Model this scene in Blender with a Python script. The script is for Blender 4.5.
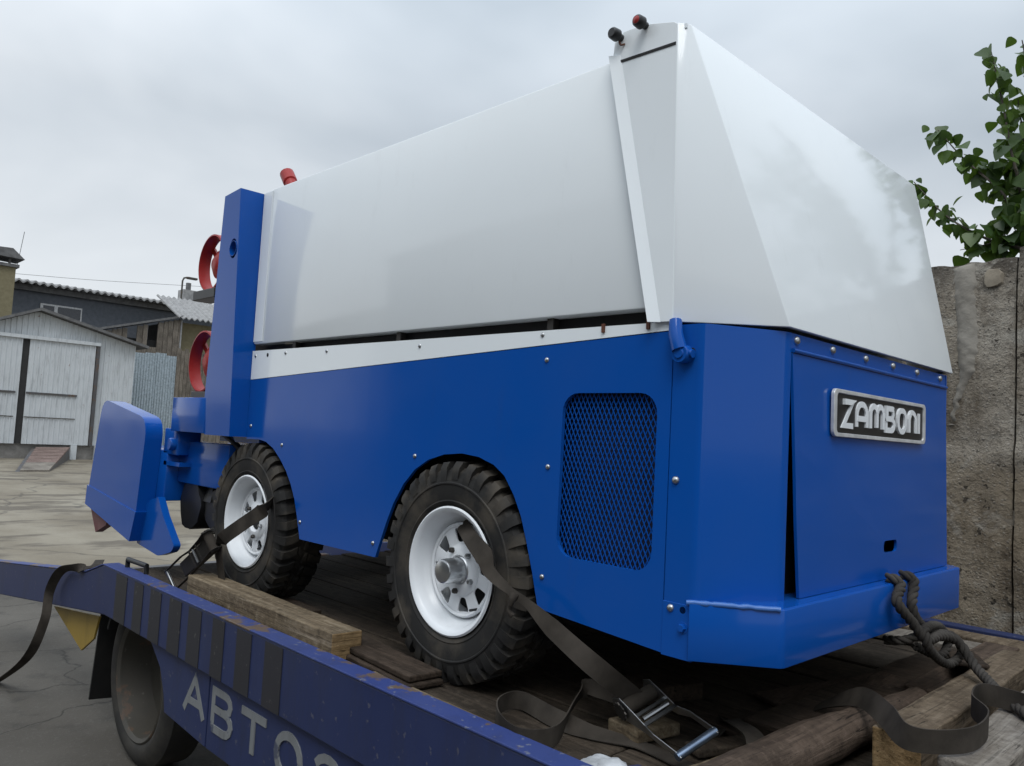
import bpy, bmesh, math, random
from mathutils import Vector, Matrix, noise
random.seed(7)
R = math.radians
for o in list(bpy.data.objects): bpy.data.objects.remove(o)
S = bpy.context.scene
COL = S.collection

# ------------------------------------------------------------------ camera
CAM = Vector((1.152, -1.696, 0.7837))
AXR = Vector((0.70158033, 0.71059707, 0.053262))
AXD = Vector((-0.0105954, 0.08513846, -0.99631279))
AXF = Vector((-0.7125116, 0.69842912, 0.06726053))
cd = bpy.data.cameras.new('camera'); cam = bpy.data.objects.new('camera', cd); COL.objects.link(cam)
cam.matrix_world = Matrix(((AXR.x, -AXD.x, -AXF.x, CAM.x), (AXR.y, -AXD.y, -AXF.y, CAM.y), (AXR.z, -AXD.z, -AXF.z, CAM.z), (0, 0, 0, 1)))
cd.sensor_width = 36; cd.lens = 797 * 36 / 1024; cd.clip_start = 0.02; cd.clip_end = 2000
S.camera = cam

def at(px, py, axis, val):
    """survey helper: the point of the line of sight through a photo pixel on the plane axis = val"""
    d = AXR * (px - 512) + AXD * (py - 383) + AXF * 797.0
    t = (val - CAM[axis]) / d[axis]
    return CAM + d * t

# ------------------------------------------------------------------ sky and light
SUN_EL, SUN_AZ = R(56), R(-48)        # azimuth measured from +x towards +y
W = bpy.data.worlds.new('World'); S.world = W; W.use_nodes = True
nt = W.node_tree; nt.nodes.clear()
def N(t, kind, **kw):
    n = t.nodes.new(kind)
    for k, v in kw.items(): setattr(n, k, v)
    return n
out = N(nt, 'ShaderNodeOutputWorld'); bg = N(nt, 'ShaderNodeBackground'); bg.inputs[1].default_value = 0.1
sky = N(nt, 'ShaderNodeTexSky', sky_type='NISHITA', sun_disc=False)
sky.sun_elevation = SUN_EL; sky.sun_rotation = math.pi / 2 - SUN_AZ
tc = N(nt, 'ShaderNodeTexCoord'); sep = N(nt, 'ShaderNodeSeparateXYZ'); nt.links.new(tc.outputs['Generated'], sep.inputs[0])
zz = N(nt, 'ShaderNodeMath', operation='MAXIMUM'); nt.links.new(sep.outputs[2], zz.inputs[0]); zz.inputs[1].default_value = 0.0
za = N(nt, 'ShaderNodeMath', operation='ADD'); nt.links.new(zz.outputs[0], za.inputs[0]); za.inputs[1].default_value = 0.28
vd = N(nt, 'ShaderNodeVectorMath', operation='DIVIDE'); nt.links.new(tc.outputs['Generated'], vd.inputs[0])
cb = N(nt, 'ShaderNodeCombineXYZ')
for i in range(3): nt.links.new(za.outputs[0], cb.inputs[i])
nt.links.new(cb.outputs[0], vd.inputs[1])
mp = N(nt, 'ShaderNodeMapping'); mp.inputs['Location'].default_value = (0.35, 1.9, 0.0); nt.links.new(vd.outputs[0], mp.inputs[0])
n1 = N(nt, 'ShaderNodeTexNoise'); n1.inputs['Scale'].default_value = 1.2; n1.inputs['Detail'].default_value = 4.5; n1.inputs['Roughness'].default_value = 0.45; n1.inputs['Distortion'].default_value = 0.25
nt.links.new(mp.outputs[0], n1.inputs['Vector'])
cr = N(nt, 'ShaderNodeValToRGB'); nt.links.new(n1.outputs['Fac'], cr.inputs[0])
e = cr.color_ramp.elements; e[0].position = 0.36; e[0].color = (0.43, 0.49, 0.55, 1); e[1].position = 0.67; e[1].color = (0.74, 0.79, 0.84, 1)
m = e.new(0.5); m.color = (0.56, 0.62, 0.68, 1)
# overcast brightens softly towards the zenith and pales at the horizon
gr = N(nt, 'ShaderNodeMapRange'); nt.links.new(sep.outputs[2], gr.inputs[0])
gr.inputs[1].default_value = 0.35; gr.inputs[2].default_value = 1.0; gr.inputs[3].default_value = 10.6; gr.inputs[4].default_value = 29.0
hz = N(nt, 'ShaderNodeMapRange'); nt.links.new(sep.outputs[2], hz.inputs[0])
hz.inputs[1].default_value = 0.0; hz.inputs[2].default_value = 0.34; hz.inputs[3].default_value = 0.95; hz.inputs[4].default_value = 0.0
hm = N(nt, 'ShaderNodeMix', data_type='RGBA'); nt.links.new(hz.outputs[0], hm.inputs[0]); nt.links.new(cr.outputs[0], hm.inputs[6]); hm.inputs[7].default_value = (0.94, 0.96, 0.975, 1)
sc = N(nt, 'ShaderNodeVectorMath', operation='SCALE'); nt.links.new(hm.outputs[2], sc.inputs[0]); nt.links.new(gr.outputs[0], sc.inputs['Scale'])
mx = N(nt, 'ShaderNodeMix', data_type='RGBA'); mx.inputs[0].default_value = 0.93
nt.links.new(sky.outputs[0], mx.inputs[6]); nt.links.new(sc.outputs[0], mx.inputs[7])
nt.links.new(mx.outputs[2], bg.inputs[0]); nt.links.new(bg.outputs[0], out.inputs[0])
sl = bpy.data.lights.new('sun', 'SUN'); sl.energy = 1.25; sl.angle = R(25); sl.color = (1.0, 0.985, 0.96)
so = bpy.data.objects.new('sun', sl); COL.objects.link(so)
sd = Vector((math.cos(SUN_EL) * math.cos(SUN_AZ), math.cos(SUN_EL) * math.sin(SUN_AZ), math.sin(SUN_EL)))
so.rotation_euler = sd.to_track_quat('Z', 'Y').to_euler(); so.location = (4, -6, 12)
S.view_settings.view_transform = 'Standard'; S.view_settings.look = 'None'
S.view_settings.exposure = 0.0; S.view_settings.gamma = 1; S.view_settings.use_curve_mapping = False

# ------------------------------------------------------------------ materials
MATS = {}
def mat_base(name):
    m = bpy.data.materials.new(name); m.use_nodes = True; MATS[name] = m
    t = m.node_tree; return m, t, t.nodes['Principled BSDF']
def ramp(t, src, stops):
    c = N(t, 'ShaderNodeValToRGB'); t.links.new(src, c.inputs[0])
    el = c.color_ramp.elements
    el[0].position, el[0].color = stops[0][0], (*stops[0][1], 1)
    el[1].position, el[1].color = stops[-1][0], (*stops[-1][1], 1)
    for p, col in stops[1:-1]:
        q = el.new(p); q.color = (*col, 1)
    return c.outputs[0]
def noise_n(t, scale, detail=4, rough=0.55, stretch=(1, 1, 1), dist=0.0, vec=None):
    tc = N(t, 'ShaderNodeTexCoord'); mp = N(t, 'ShaderNodeMapping'); mp.inputs['Scale'].default_value = stretch
    t.links.new(vec or tc.outputs['Object'], mp.inputs[0])
    n = N(t, 'ShaderNodeTexNoise'); n.inputs['Scale'].default_value = scale; n.inputs['Detail'].default_value = detail
    n.inputs['Roughness'].default_value = rough; n.inputs['Distortion'].default_value = dist
    t.links.new(mp.outputs[0], n.inputs['Vector']); return n.outputs['Fac']
def bump(t, src, strength, dist, prev=None):
    b = N(t, 'ShaderNodeBump'); b.inputs['Strength'].default_value = strength; b.inputs['Distance'].default_value = dist
    t.links.new(src, b.inputs['Height'])
    if prev: t.links.new(prev, b.inputs['Normal'])
    return b.outputs[0]
def mixc(t, fac, a, b, mode='MIX'):
    x = N(t, 'ShaderNodeMix', data_type='RGBA', blend_type=mode)
    for sock, v in ((0, fac), (6, a), (7, b)):
        if isinstance(v, (int, float)): x.inputs[sock].default_value = v
        elif isinstance(v, tuple): x.inputs[sock].default_value = (*v, 1)
        else: t.links.new(v, x.inputs[sock])
    return x.outputs[2]
def rampf(t, src, lo, hi, a=0.0, b=1.0):
    r = N(t, 'ShaderNodeMapRange'); t.links.new(src, r.inputs[0])
    r.inputs[1].default_value, r.inputs[2].default_value, r.inputs[3].default_value, r.inputs[4].default_value = lo, hi, a, b
    return r.outputs[0]

def paint(name, col, rough=0.2, dust=(0.3, 0.3, 0.3), dustamt=0.07, wav=0.02, coat=0.06, spec=0.3):
    m, t, p = mat_base(name)
    n = noise_n(t, 2.1, 6, 0.6); n2 = noise_n(t, 5, 4); n3 = noise_n(t, 9, 8, 0.75, (1, 1, 0.22))
    c = mixc(t, rampf(t, n, 0.4, 0.75, 0, dustamt), col, dust)
    c = mixc(t, rampf(t, n3, 0.58, 0.72, 0, dustamt * 1.4), c, tuple(v * 0.5 for v in dust))
    t.links.new(c, p.inputs['Base Color'])
    t.links.new(rampf(t, n2, 0.3, 0.7, rough * 0.8, rough * 1.3), p.inputs['Roughness'])
    big = noise_n(t, 1.7, 1, 0.3)
    t.links.new(bump(t, big, 0.18, wav), p.inputs['Normal'])
    p.inputs['Coat Weight'].default_value = coat; p.inputs['Coat Roughness'].default_value = 0.03
    p.inputs['Specular IOR Level'].default_value = spec
    return m
BLUE = paint('blue_paint', (0.003, 0.075, 0.36), 0.13, dust=(0.10, 0.13, 0.2), dustamt=0.06, spec=0.22)
WHITE = paint('white_paint', (0.81, 0.855, 0.88), 0.1, dust=(0.5, 0.49, 0.47), dustamt=0.05)
WHEELWHITE = paint('wheel_white', (0.76, 0.79, 0.82), 0.35, dust=(0.4, 0.36, 0.3), dustamt=0.15)
RED = paint('red_paint', (0.30, 0.016, 0.014), 0.35)
BRIGHTBLUE = paint('worn_edge_paint', (0.05, 0.15, 0.44), 0.35)

def old_paint(name, col, rust=(0.09, 0.055, 0.035), amount=0.60, fade=(0.10, 0.12, 0.17), rough=0.55, chip=0.66, chipc=(0.2, 0.19, 0.17), chipa=0.3):
    m, t, p = mat_base(name)
    n = noise_n(t, 5.5, 8, 0.65); n2 = noise_n(t, 1.7, 4); n3 = noise_n(t, 38, 4)
    c = mixc(t, rampf(t, n2, 0.3, 0.75, 0, 0.35), col, fade)
    c = mixc(t, rampf(t, n, amount, amount + 0.04), c, rust)
    c = mixc(t, rampf(t, n3, chip, chip + 0.05, 0, chipa), c, chipc)
    n6 = noise_n(t, 9, 7, 0.7, (1, 1, 0.2)); c = mixc(t, rampf(t, n6, 0.5, 0.75, 0, 0.6), c, tuple(v * 0.4 + 0.012 for v in col))
    t.links.new(c, p.inputs['Base Color']); p.inputs['Roughness'].default_value = rough
    t.links.new(bump(t, n, 0.3, 0.004, bump(t, n3, 0.3, 0.001)), p.inputs['Normal'])
    return m
TRUCKBLUE = old_paint('truck_blue', (0.009, 0.019, 0.082), amount=0.69, fade=(0.05, 0.065, 0.12))
TRUCKTOP = old_paint('truck_rail_top', (0.02, 0.04, 0.18), amount=0.56, fade=(0.06, 0.08, 0.15), rust=(0.11, 0.075, 0.05), rough=0.6, chip=0.63, chipc=(0.2, 0.21, 0.22), chipa=0.5)
STRIPE = old_paint('stripe_black', (0.018, 0.018, 0.022), amount=0.7, fade=(0.035, 0.035, 0.05))
YELLOW = old_paint('bracket_yellow', (0.32, 0.21, 0.03), amount=0.7, fade=(0.25, 0.19, 0.08))
LETTER = old_paint('letter_white', (0.19, 0.2, 0.205), amount=0.6, rust=(0.06, 0.07, 0.11), fade=(0.15, 0.16, 0.18))
OLDSTEEL = old_paint('dirty_steel', (0.06, 0.055, 0.05), amount=0.55)
GREYRIM = old_paint('dirty_rim', (0.05, 0.045, 0.036), amount=0.58, fade=(0.03, 0.027, 0.022))

def plain(name, col, rough=0.6, metal=0.0, bscale=0, bdist=0.001, var=0.25):
    m, t, p = mat_base(name)
    n = noise_n(t, 14, 5)
    d = tuple(c * (1 - var) for c in col); l = tuple(min(1, c * (1 + var)) for c in col)
    t.links.new(ramp(t, n, [(0.3, d), (0.7, l)]), p.inputs['Base Color'])
    p.inputs['Roughness'].default_value = rough; p.inputs['Metallic'].default_value = metal
    if bscale: t.links.new(bump(t, noise_n(t, bscale, 4), 0.5, bdist), p.inputs['Normal'])
    return m
BLACK = plain('black_shadow_steel', (0.006, 0.006, 0.007), 0.7)
NAVY = plain('navy_backing', (0.004, 0.010, 0.045), 0.6)
BLACKP = plain('black_plastic', (0.012, 0.012, 0.013), 0.4)
PLATEF = plain('polished_plate', (0.62, 0.63, 0.64), 0.3, 0.25)
CHROME = plain('hub_metal', (0.55, 0.56, 0.57), 0.28, 1.0, 60, 0.0003, 0.15)
STEEL = plain('zinc_steel', (0.42, 0.43, 0.44), 0.35, 1.0, 40, 0.0004)
DARKSTEEL = plain('dark_steel', (0.07, 0.065, 0.06), 0.5, 0.8, 50, 0.0006)
HANDLE = plain('ratchet_handle_steel', (0.2, 0.26, 0.36), 0.35, 0.9)
RUBBER = None
def rubber(name, col, dirt):
    m, t, p = mat_base(name)
    n = noise_n(t, 7, 7, 0.6); n2 = noise_n(t, 60, 4)
    c = mixc(t, rampf(t, n, 0.45, 0.75, 0, 0.75), col, dirt)
    t.links.new(c, p.inputs['Base Color']); p.inputs['Roughness'].default_value = 0.72
    p.inputs['Specular IOR Level'].default_value = 0.35
    t.links.new(bump(t, n2, 0.35, 0.0015), p.inputs['Normal']); return m
RUBBER = rubber('tyre_rubber', (0.015, 0.0145, 0.014), (0.105, 0.088, 0.066))
OLDRUBBER = rubber('old_tyre_rubber', (0.022, 0.021, 0.02), (0.06, 0.055, 0.045))
FLAPRUBBER = rubber('flap_rubber', (0.008, 0.008, 0.008), (0.02, 0.019, 0.017))
PINK = rubber('faded_red_rubber', (0.22, 0.09, 0.09), (0.3, 0.2, 0.18))

def wood(name, a, b, c3, axis=0, rough=0.8, endgrain=False):
    m, t, p = mat_base(name)
    st = [9, 9, 9]; st[axis] = 0.55
    info = N(t, 'ShaderNodeObjectInfo')
    tcn = N(t, 'ShaderNodeTexCoord'); off = N(t, 'ShaderNodeVectorMath', operation='ADD')
    mul = N(t, 'ShaderNodeVectorMath', operation='SCALE'); mul.inputs[0].default_value = (7.3, 3.1, 5.7); t.links.new(info.outputs['Random'], mul.inputs['Scale'])
    t.links.new(tcn.outputs['Object'], off.inputs[0]); t.links.new(mul.outputs[0], off.inputs[1])
    n = noise_n(t, 4.5, 7, 0.62, tuple(st), 0.6, vec=off.outputs[0]); n2 = noise_n(t, 2.2, 5, 0.6, vec=off.outputs[0])
    st2 = [38, 38, 38]; st2[axis] = 0.9
    n3 = noise_n(t, 3.0, 4, 0.6, tuple(st2), vec=off.outputs[0])
    c = ramp(t, n, [(0.3, a), (0.55, b), (0.75, c3)])
    c = mixc(t, rampf(t, n2, 0.4, 0.7, 0, 0.7), c, tuple(v * 0.35 for v in a))
    c = mixc(t, rampf(t, n3, 0.56, 0.66, 0, 0.6), c, tuple(v * 0.3 for v in a))
    n4 = noise_n(t, 34, 6, 0.7, vec=off.outputs[0]); st3 = [14, 14, 14]; st3[axis] = 1.6; n5 = noise_n(t, 3.2, 8, 0.75, tuple(st3), 1.2, vec=off.outputs[0])
    c = mixc(t, rampf(t, n4, 0.5, 0.68, 0, 0.55), c, tuple(v * 0.45 for v in a))
    c = mixc(t, rampf(t, n4, 0.46, 0.33, 0, 0.4), c, c3)
    c = mixc(t, rampf(t, n5, 0.60, 0.64, 0, 0.85), c, tuple(v * 0.12 for v in a))
    t.links.new(c, p.inputs['Base Color']); p.inputs['Roughness'].default_value = rough
    p.inputs['Specular IOR Level'].default_value = 0.2
    t.links.new(bump(t, n4, 0.6, 0.003, bump(t, n3, 0.6, 0.004, bump(t, n5, 0.6, -0.006))), p.inputs['Normal'])
    return m
DECKW = wood('deck_wood', (0.034, 0.026, 0.019), (0.062, 0.048, 0.035), (0.105, 0.082, 0.062), 0)
DARKW = wood('dark_plank_wood', (0.032, 0.023, 0.016), (0.056, 0.04, 0.029), (0.09, 0.066, 0.05), 0)
BEAMW = wood('weathered_beam_wood', (0.10, 0.072, 0.045), (0.20, 0.155, 0.10), (0.34, 0.28, 0.20), 0)
ENDW = wood('sawn_end_wood', (0.20, 0.13, 0.06), (0.30, 0.20, 0.10), (0.36, 0.26, 0.14), 1)
LOGW = wood('log_wood', (0.05, 0.035, 0.026), (0.095, 0.068, 0.05), (0.15, 0.11, 0.085), 1)
CROSSW = wood('cross_beam_wood', (0.09, 0.065, 0.042), (0.17, 0.13, 0.09), (0.27, 0.22, 0.16), 1)
PALEW = wood('pale_board_wood', (0.14, 0.12, 0.10), (0.24, 0.215, 0.185), (0.32, 0.295, 0.26), 1)
SHEDW = wood('shed_wood', (0.13, 0.11, 0.09), (0.2, 0.175, 0.145), (0.28, 0.25, 0.21), 2)
RAMPW = wood('ramp_wood', (0.15, 0.10, 0.085), (0.22, 0.16, 0.14), (0.28, 0.22, 0.19), 0)

def cloth(name, col, scale=420):
    m, t, p = mat_base(name)
    n = noise_n(t, 9, 5); w = noise_n(t, scale, 2)
    c = mixc(t, rampf(t, n, 0.35, 0.7), tuple(v * 0.55 for v in col), tuple(min(1, v * 1.3) for v in col))
    t.links.new(c, p.inputs['Base Color']); p.inputs['Roughness'].default_value = 0.9
    p.inputs['Specular IOR Level'].default_value = 0.15
    t.links.new(bump(t, w, 0.5, 0.0008), p.inputs['Normal']); return m
STRAP = cloth('dirty_webbing', (0.05, 0.043, 0.036))
ROPEM = cloth('dirty_rope', (0.055, 0.05, 0.045))
GLOVEW = cloth('white_cloth', (0.5, 0.52, 0.54)); GLOVEB = cloth('navy_cloth', (0.03, 0.035, 0.09))

def wall_mat():
    m, t, p = mat_base('rough_concrete')
    n = noise_n(t, 1.5, 8, 0.6); n2 = noise_n(t, 14, 8, 0.7); n3 = noise_n(t, 55, 5, 0.65)
    c = ramp(t, n, [(0.3, (0.19, 0.16, 0.12)), (0.5, (0.30, 0.265, 0.215)), (0.72, (0.39, 0.36, 0.31))])
    c = mixc(t, rampf(t, n2, 0.52, 0.68, 0, 0.75), c, (0.15, 0.125, 0.095))
    c = mixc(t, rampf(t, n3, 0.60, 0.66, 0, 0.8), c, (0.07, 0.06, 0.05))
    # dark weathered cap of the wall, and the warmer band of an older pour low down
    tcn = N(t, 'ShaderNodeTexCoord'); sp = N(t, 'ShaderNodeSeparateXYZ'); t.links.new(tcn.outputs['Object'], sp.inputs[0])
    ad = N(t, 'ShaderNodeMath', operation='MULTIPLY_ADD'); t.links.new(n2, ad.inputs[0]); ad.inputs[1].default_value = 0.35; t.links.new(sp.outputs[2], ad.inputs[2])
    c = mixc(t, rampf(t, ad.outputs[0], 1.78, 1.96, 0, 0.85), c, (0.075, 0.065, 0.055))
    c = mixc(t, rampf(t, ad.outputs[0], 0.98, 0.90, 0, 0.45), c, (0.26, 0.205, 0.135))
    t.links.new(c, p.inputs['Base Color']); p.inputs['Roughness'].default_value = 0.92; p.inputs['Specular IOR Level'].default_value = 0.2
    vo = N(t, 'ShaderNodeTexVoronoi'); vo.inputs['Scale'].default_value = 46; t.links.new(tcn.outputs['Object'], vo.inputs['Vector'])
    agg = rampf(t, vo.outputs['Distance'], 0.12, 0.3, 1, 0); pit = rampf(t, noise_n(t, 21, 4, 0.6), 0.645, 0.69, 0, 0.9)
    c = mixc(t, rampf(t, noise_n(t, 2.2, 7, 0.65, (2.2, 1, 0.45), 0.5), 0.48, 0.64, 0, 0.85), c, (0.115, 0.088, 0.06))
    c = mixc(t, rampf(t, noise_n(t, 3.1, 6, 0.6, (1, 1, 1), 0.9), 0.54, 0.62, 0, 0.75), c, (0.40, 0.375, 0.325))
    n5 = noise_n(t, 5, 9, 0.75, dist=0.8); crk = rampf(t, n5, 0.492, 0.5, 0, 1); crk2 = rampf(t, n5, 0.508, 0.5, 0, 1)
    mm = N(t, 'ShaderNodeMath', operation='MULTIPLY'); t.links.new(crk, mm.inputs[0]); t.links.new(crk2, mm.inputs[1])
    c = mixc(t, rampf(t, vo.outputs['Distance'], 0.1, 0.35, 0.35, 0), c, (0.42, 0.40, 0.36)); c = mixc(t, pit, c, (0.055, 0.047, 0.038))
    mk = N(t, 'ShaderNodeMath', operation='MULTIPLY'); t.links.new(mm.outputs[0], mk.inputs[0]); t.links.new(rampf(t, n, 0.45, 0.6, 0, 0.9), mk.inputs[1])
    c = mixc(t, mk.outputs[0], c, (0.05, 0.043, 0.035)); t.links.new(c, p.inputs['Base Color'])
    b_ = bump(t, n2, 0.8, 0.03); b_ = bump(t, n3, 0.9, 0.014, b_); b_ = bump(t, agg, 0.6, 0.006, b_); b_ = bump(t, pit, 0.9, -0.012, b_)
    t.links.new(b_, p.inputs['Normal']); return m
WALL = wall_mat()
def cement(name, a, b):
    m, t, p = mat_base(name)
    n = noise_n(t, 6, 7, 0.6); n2 = noise_n(t, 60, 4)
    t.links.new(ramp(t, n, [(0.3, a), (0.7, b)]), p.inputs['Base Color']); p.inputs['Roughness'].default_value = 0.9
    t.links.new(bump(t, n2, 0.6, 0.004, bump(t, n, 0.6, 0.02)), p.inputs['Normal']); return m
MORTAR = cement('smooth_mortar', (0.16, 0.145, 0.12), (0.29, 0.27, 0.235))
STONE = cement('embedded_stone', (0.17, 0.145, 0.11), (0.31, 0.27, 0.21))
JOINT = cement('wall_joint', (0.10, 0.09, 0.075), (0.17, 0.15, 0.125))

def ground_mat():
    m, t, p = mat_base('yard_concrete')
    n = noise_n(t, 0.32, 7, 0.6, (1, 1.6, 1)); n2 = noise_n(t, 0.8, 8, 0.62, (1.6, 0.7, 1)); n3 = noise_n(t, 22, 6, 0.7)
    c = ramp(t, n, [(0.3, (0.115, 0.096, 0.07)), (0.5, (0.19, 0.165, 0.125)), (0.7, (0.265, 0.24, 0.19))])
    c = mixc(t, rampf(t, n2, 0.52, 0.6, 0, 0.75), c, (0.075, 0.06, 0.043))
    c = mixc(t, rampf(t, n3, 0.56, 0.7, 0, 0.35), c, (0.12, 0.11, 0.095))
    tcn = N(t, 'ShaderNodeTexCoord'); wob = N(t, 'ShaderNodeTexNoise'); wob.inputs['Scale'].default_value = 1.3; wob.inputs['Detail'].default_value = 5
    t.links.new(tcn.outputs['Object'], wob.inputs['Vector'])
    wm = N(t, 'ShaderNodeVectorMath', operation='SCALE'); t.links.new(wob.outputs['Color'], wm.inputs[0]); wm.inputs['Scale'].default_value = 0.7
    wa = N(t, 'ShaderNodeVectorMath', operation='ADD'); t.links.new(tcn.outputs['Object'], wa.inputs[0]); t.links.new(wm.outputs[0], wa.inputs[1])
    vo = N(t, 'ShaderNodeTexVoronoi', feature='DISTANCE_TO_EDGE'); vo.inputs['Scale'].default_value = 0.22; t.links.new(wa.outputs[0], vo.inputs['Vector'])
    crack = rampf(t, vo.outputs['Distance'], 0.0, 0.008, 0.6, 0)
    c = mixc(t, crack, c, (0.05, 0.045, 0.04))
    t.links.new(c, p.inputs['Base Color'])
    t.links.new(rampf(t, n2, 0.45, 0.65, 0.88, 0.6), p.inputs['Roughness']); p.inputs['Specular IOR Level'].default_value = 0.3
    t.links.new(bump(t, n3, 0.5, 0.012, bump(t, crack, 0.5, -0.02)), p.inputs['Normal']); return m
GROUND = ground_mat()
GARAGE = old_paint('garage_white_paint', (0.52, 0.55, 0.57), rust=(0.20, 0.11, 0.09), amount=0.665, fade=(0.4, 0.42, 0.43))
GARDARK = plain('garage_gap_dark', (0.02, 0.02, 0.02), 0.8)
GREYWALL = cement('grey_stucco', (0.085, 0.095, 0.11), (0.12, 0.13, 0.15))
OCHRE = cement('ochre_brick_plaster', (0.15, 0.13, 0.075), (0.20, 0.175, 0.105))
SLATE = cement('grey_slate_sheet', (0.2, 0.2, 0.2), (0.33, 0.33, 0.33))
ROOFDK = cement('dark_roof_sheet', (0.08, 0.08, 0.082), (0.16, 0.16, 0.16))
GALV = plain('galvanised_sheet', (0.36, 0.42, 0.46), 0.45, 0.6, 8, 0.002, 0.3)
WINGL = plain('window_glass', (0.03, 0.035, 0.045), 0.15)
FRAMEW = plain('window_frame_white', (0.5, 0.5, 0.5), 0.5)
CONCB = cement('foundation_concrete', (0.14, 0.135, 0.125), (0.22, 0.21, 0.2))
def leaf_mat(name, a, b):
    m, t, p = mat_base(name)
    info = N(t, 'ShaderNodeObjectInfo'); n = noise_n(t, 30, 2)
    ad = N(t, 'ShaderNodeMath', operation='MULTIPLY_ADD'); t.links.new(n, ad.inputs[0]); ad.inputs[1].default_value = 0.4; t.links.new(info.outputs['Random'], ad.inputs[2])
    c = ramp(t, ad.outputs[0], [(0.2, a), (1.15, b)]); t.links.new(c, p.inputs['Base Color']); p.inputs['Roughness'].default_value = 0.45
    tr = N(t, 'ShaderNodeBsdfTranslucent'); tl = mixc(t, 0.5, c, (0.14, 0.24, 0.015)); t.links.new(tl, tr.inputs[0])
    ms = N(t, 'ShaderNodeMixShader'); ms.inputs[0].default_value = 0.32
    t.links.new(p.outputs[0], ms.inputs[1]); t.links.new(tr.outputs[0], ms.inputs[2]); t.links.new(ms.outputs[0], t.nodes['Material Output'].inputs[0])
    return m
LEAF = leaf_mat('leaf_green', (0.02, 0.048, 0.014), (0.068, 0.125, 0.022))
BARK = cement('bark', (0.05, 0.042, 0.034), (0.10, 0.085, 0.07))

# ------------------------------------------------------------------ mesh tools
class MB:
    def __init__(s): s.v = []; s.f = []
    def add(s, vs, fs):
        n = len(s.v); s.v += [tuple(v) for v in vs]; s.f += [tuple(i + n for i in f) for f in fs]; return s
    def box(s, x0, x1, y0, y1, z0, z1, M=None):
        vs = [Vector((x, y, z)) for z in (z0, z1) for y in (y0, y1) for x in (x0, x1)]
        if M: vs = [M @ v for v in vs]
        return s.add(vs, [(0, 2, 3, 1), (4, 5, 7, 6), (0, 1, 5, 4), (2, 6, 7, 3), (0, 4, 6, 2), (1, 3, 7, 5)])
    def bar(s, p, q, w, h, up=(0, 0, 1)):
        p, q = Vector(p), Vector(q); d = (q - p).normalized(); u = Vector(up); sd = d.cross(u).normalized(); u = sd.cross(d)
        vs = [c + sd * a * w / 2 + u * b * h / 2 for c in (p, q) for a, b in ((-1, -1), (1, -1), (1, 1), (-1, 1))]
        return s.add(vs, [(0, 1, 2, 3), (7, 6, 5, 4), (0, 4, 5, 1), (1, 5, 6, 2), (2, 6, 7, 3), (3, 7, 4, 0)])
    def tube(s, pts, r, n=8, caps=True):
        pts = [Vector(p) for p in pts]; rr = r if isinstance(r, (list, tuple)) else [r] * len(pts)
        vs = []; prev = None
        for i, p in enumerate(pts):
            d = (pts[min(i + 1, len(pts) - 1)] - pts[max(i - 1, 0)]).normalized()
            if prev is None:
                a = Vector((0, 0, 1)) if abs(d.z) < 0.9 else Vector((1, 0, 0)); prev = a
            u = (prev - d * prev.dot(d)).normalized(); prev = u; w = d.cross(u)
            vs += [p + (u * math.cos(2 * math.pi * k / n) + w * math.sin(2 * math.pi * k / n)) * rr[i] for k in range(n)]
        fs = [(i * n + k, i * n + (k + 1) % n, (i + 1) * n + (k + 1) % n, (i + 1) * n + k) for i in range(len(pts) - 1) for k in range(n)]
        if caps: fs += [tuple(range(n))[::-1], tuple(range((len(pts) - 1) * n, len(pts) * n))]
        return s.add(vs, fs)
    def lathe(s, prof, c, n=48, closed=False):
        """prof: (radius, y) pairs revolved about the y axis through c"""
        c = Vector(c); m = len(prof)
        vs = [c + Vector((r * math.cos(2 * math.pi * k / n), y, r * math.sin(2 * math.pi * k / n))) for r, y in prof for k in range(n)]
        fs = [(i * n + k, i * n + (k + 1) % n, ((i + 1) % m) * n + (k + 1) % n, ((i + 1) % m) * n + k) for i in range(m if closed else m - 1) for k in range(n)]
        return s.add(vs, fs)
    def plate(s, loops, thick, fn):
        """flat plate with holes: 2-D loops, fn(u, v, d) -> 3-D point, d from 0 to thick"""
        bm = bmesh.new(); es = []
        for lp in loops:
            vv = [bm.verts.new((u, v, 0)) for u, v in lp]
            es += [bm.edges.new((vv[i], vv[(i + 1) % len(vv)])) for i in range(len(vv))]
        bmesh.ops.triangle_fill(bm, use_beauty=True, use_dissolve=False, edges=es)
        r = bmesh.ops.extrude_face_region(bm, geom=bm.faces[:])
        for g in r['geom']:
            if isinstance(g, bmesh.types.BMVert): g.co.z = thick
        bm.verts.index_update()
        s.add([fn(*v.co) for v in bm.verts], [tuple(v.index for v in f.verts) for f in bm.faces]); bm.free(); return s
    def ribbon(s, pts, ups, w, th=0.003):
        ws = w if isinstance(w, list) else [w] * len(pts)
        """strap: centre line, width direction per point (or one), width, thickness"""
        pts = [Vector(p) for p in pts]
        if not isinstance(ups, list): ups = [ups] * len(pts)
        vs = []
        for i, p in enumerate(pts):
            d = (pts[min(i + 1, len(pts) - 1)] - pts[max(i - 1, 0)]).normalized()
            u = Vector(ups[i]); u = (u - d * u.dot(d)).normalized(); nn = d.cross(u)
            w = ws[i]; vs += [p + u * w / 2 + nn * th / 2, p - u * w / 2 + nn * th / 2, p - u * w / 2 - nn * th / 2, p + u * w / 2 - nn * th / 2]
        fs = [(i * 4 + k, i * 4 + (k + 1) % 4, i * 4 + 4 + (k + 1) % 4, i * 4 + 4 + k) for i in range(len(pts) - 1) for k in range(4)]
        n = (len(pts) - 1) * 4
        return s.add(vs, fs + [(3, 2, 1, 0), (n, n + 1, n + 2, n + 3)])
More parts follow.
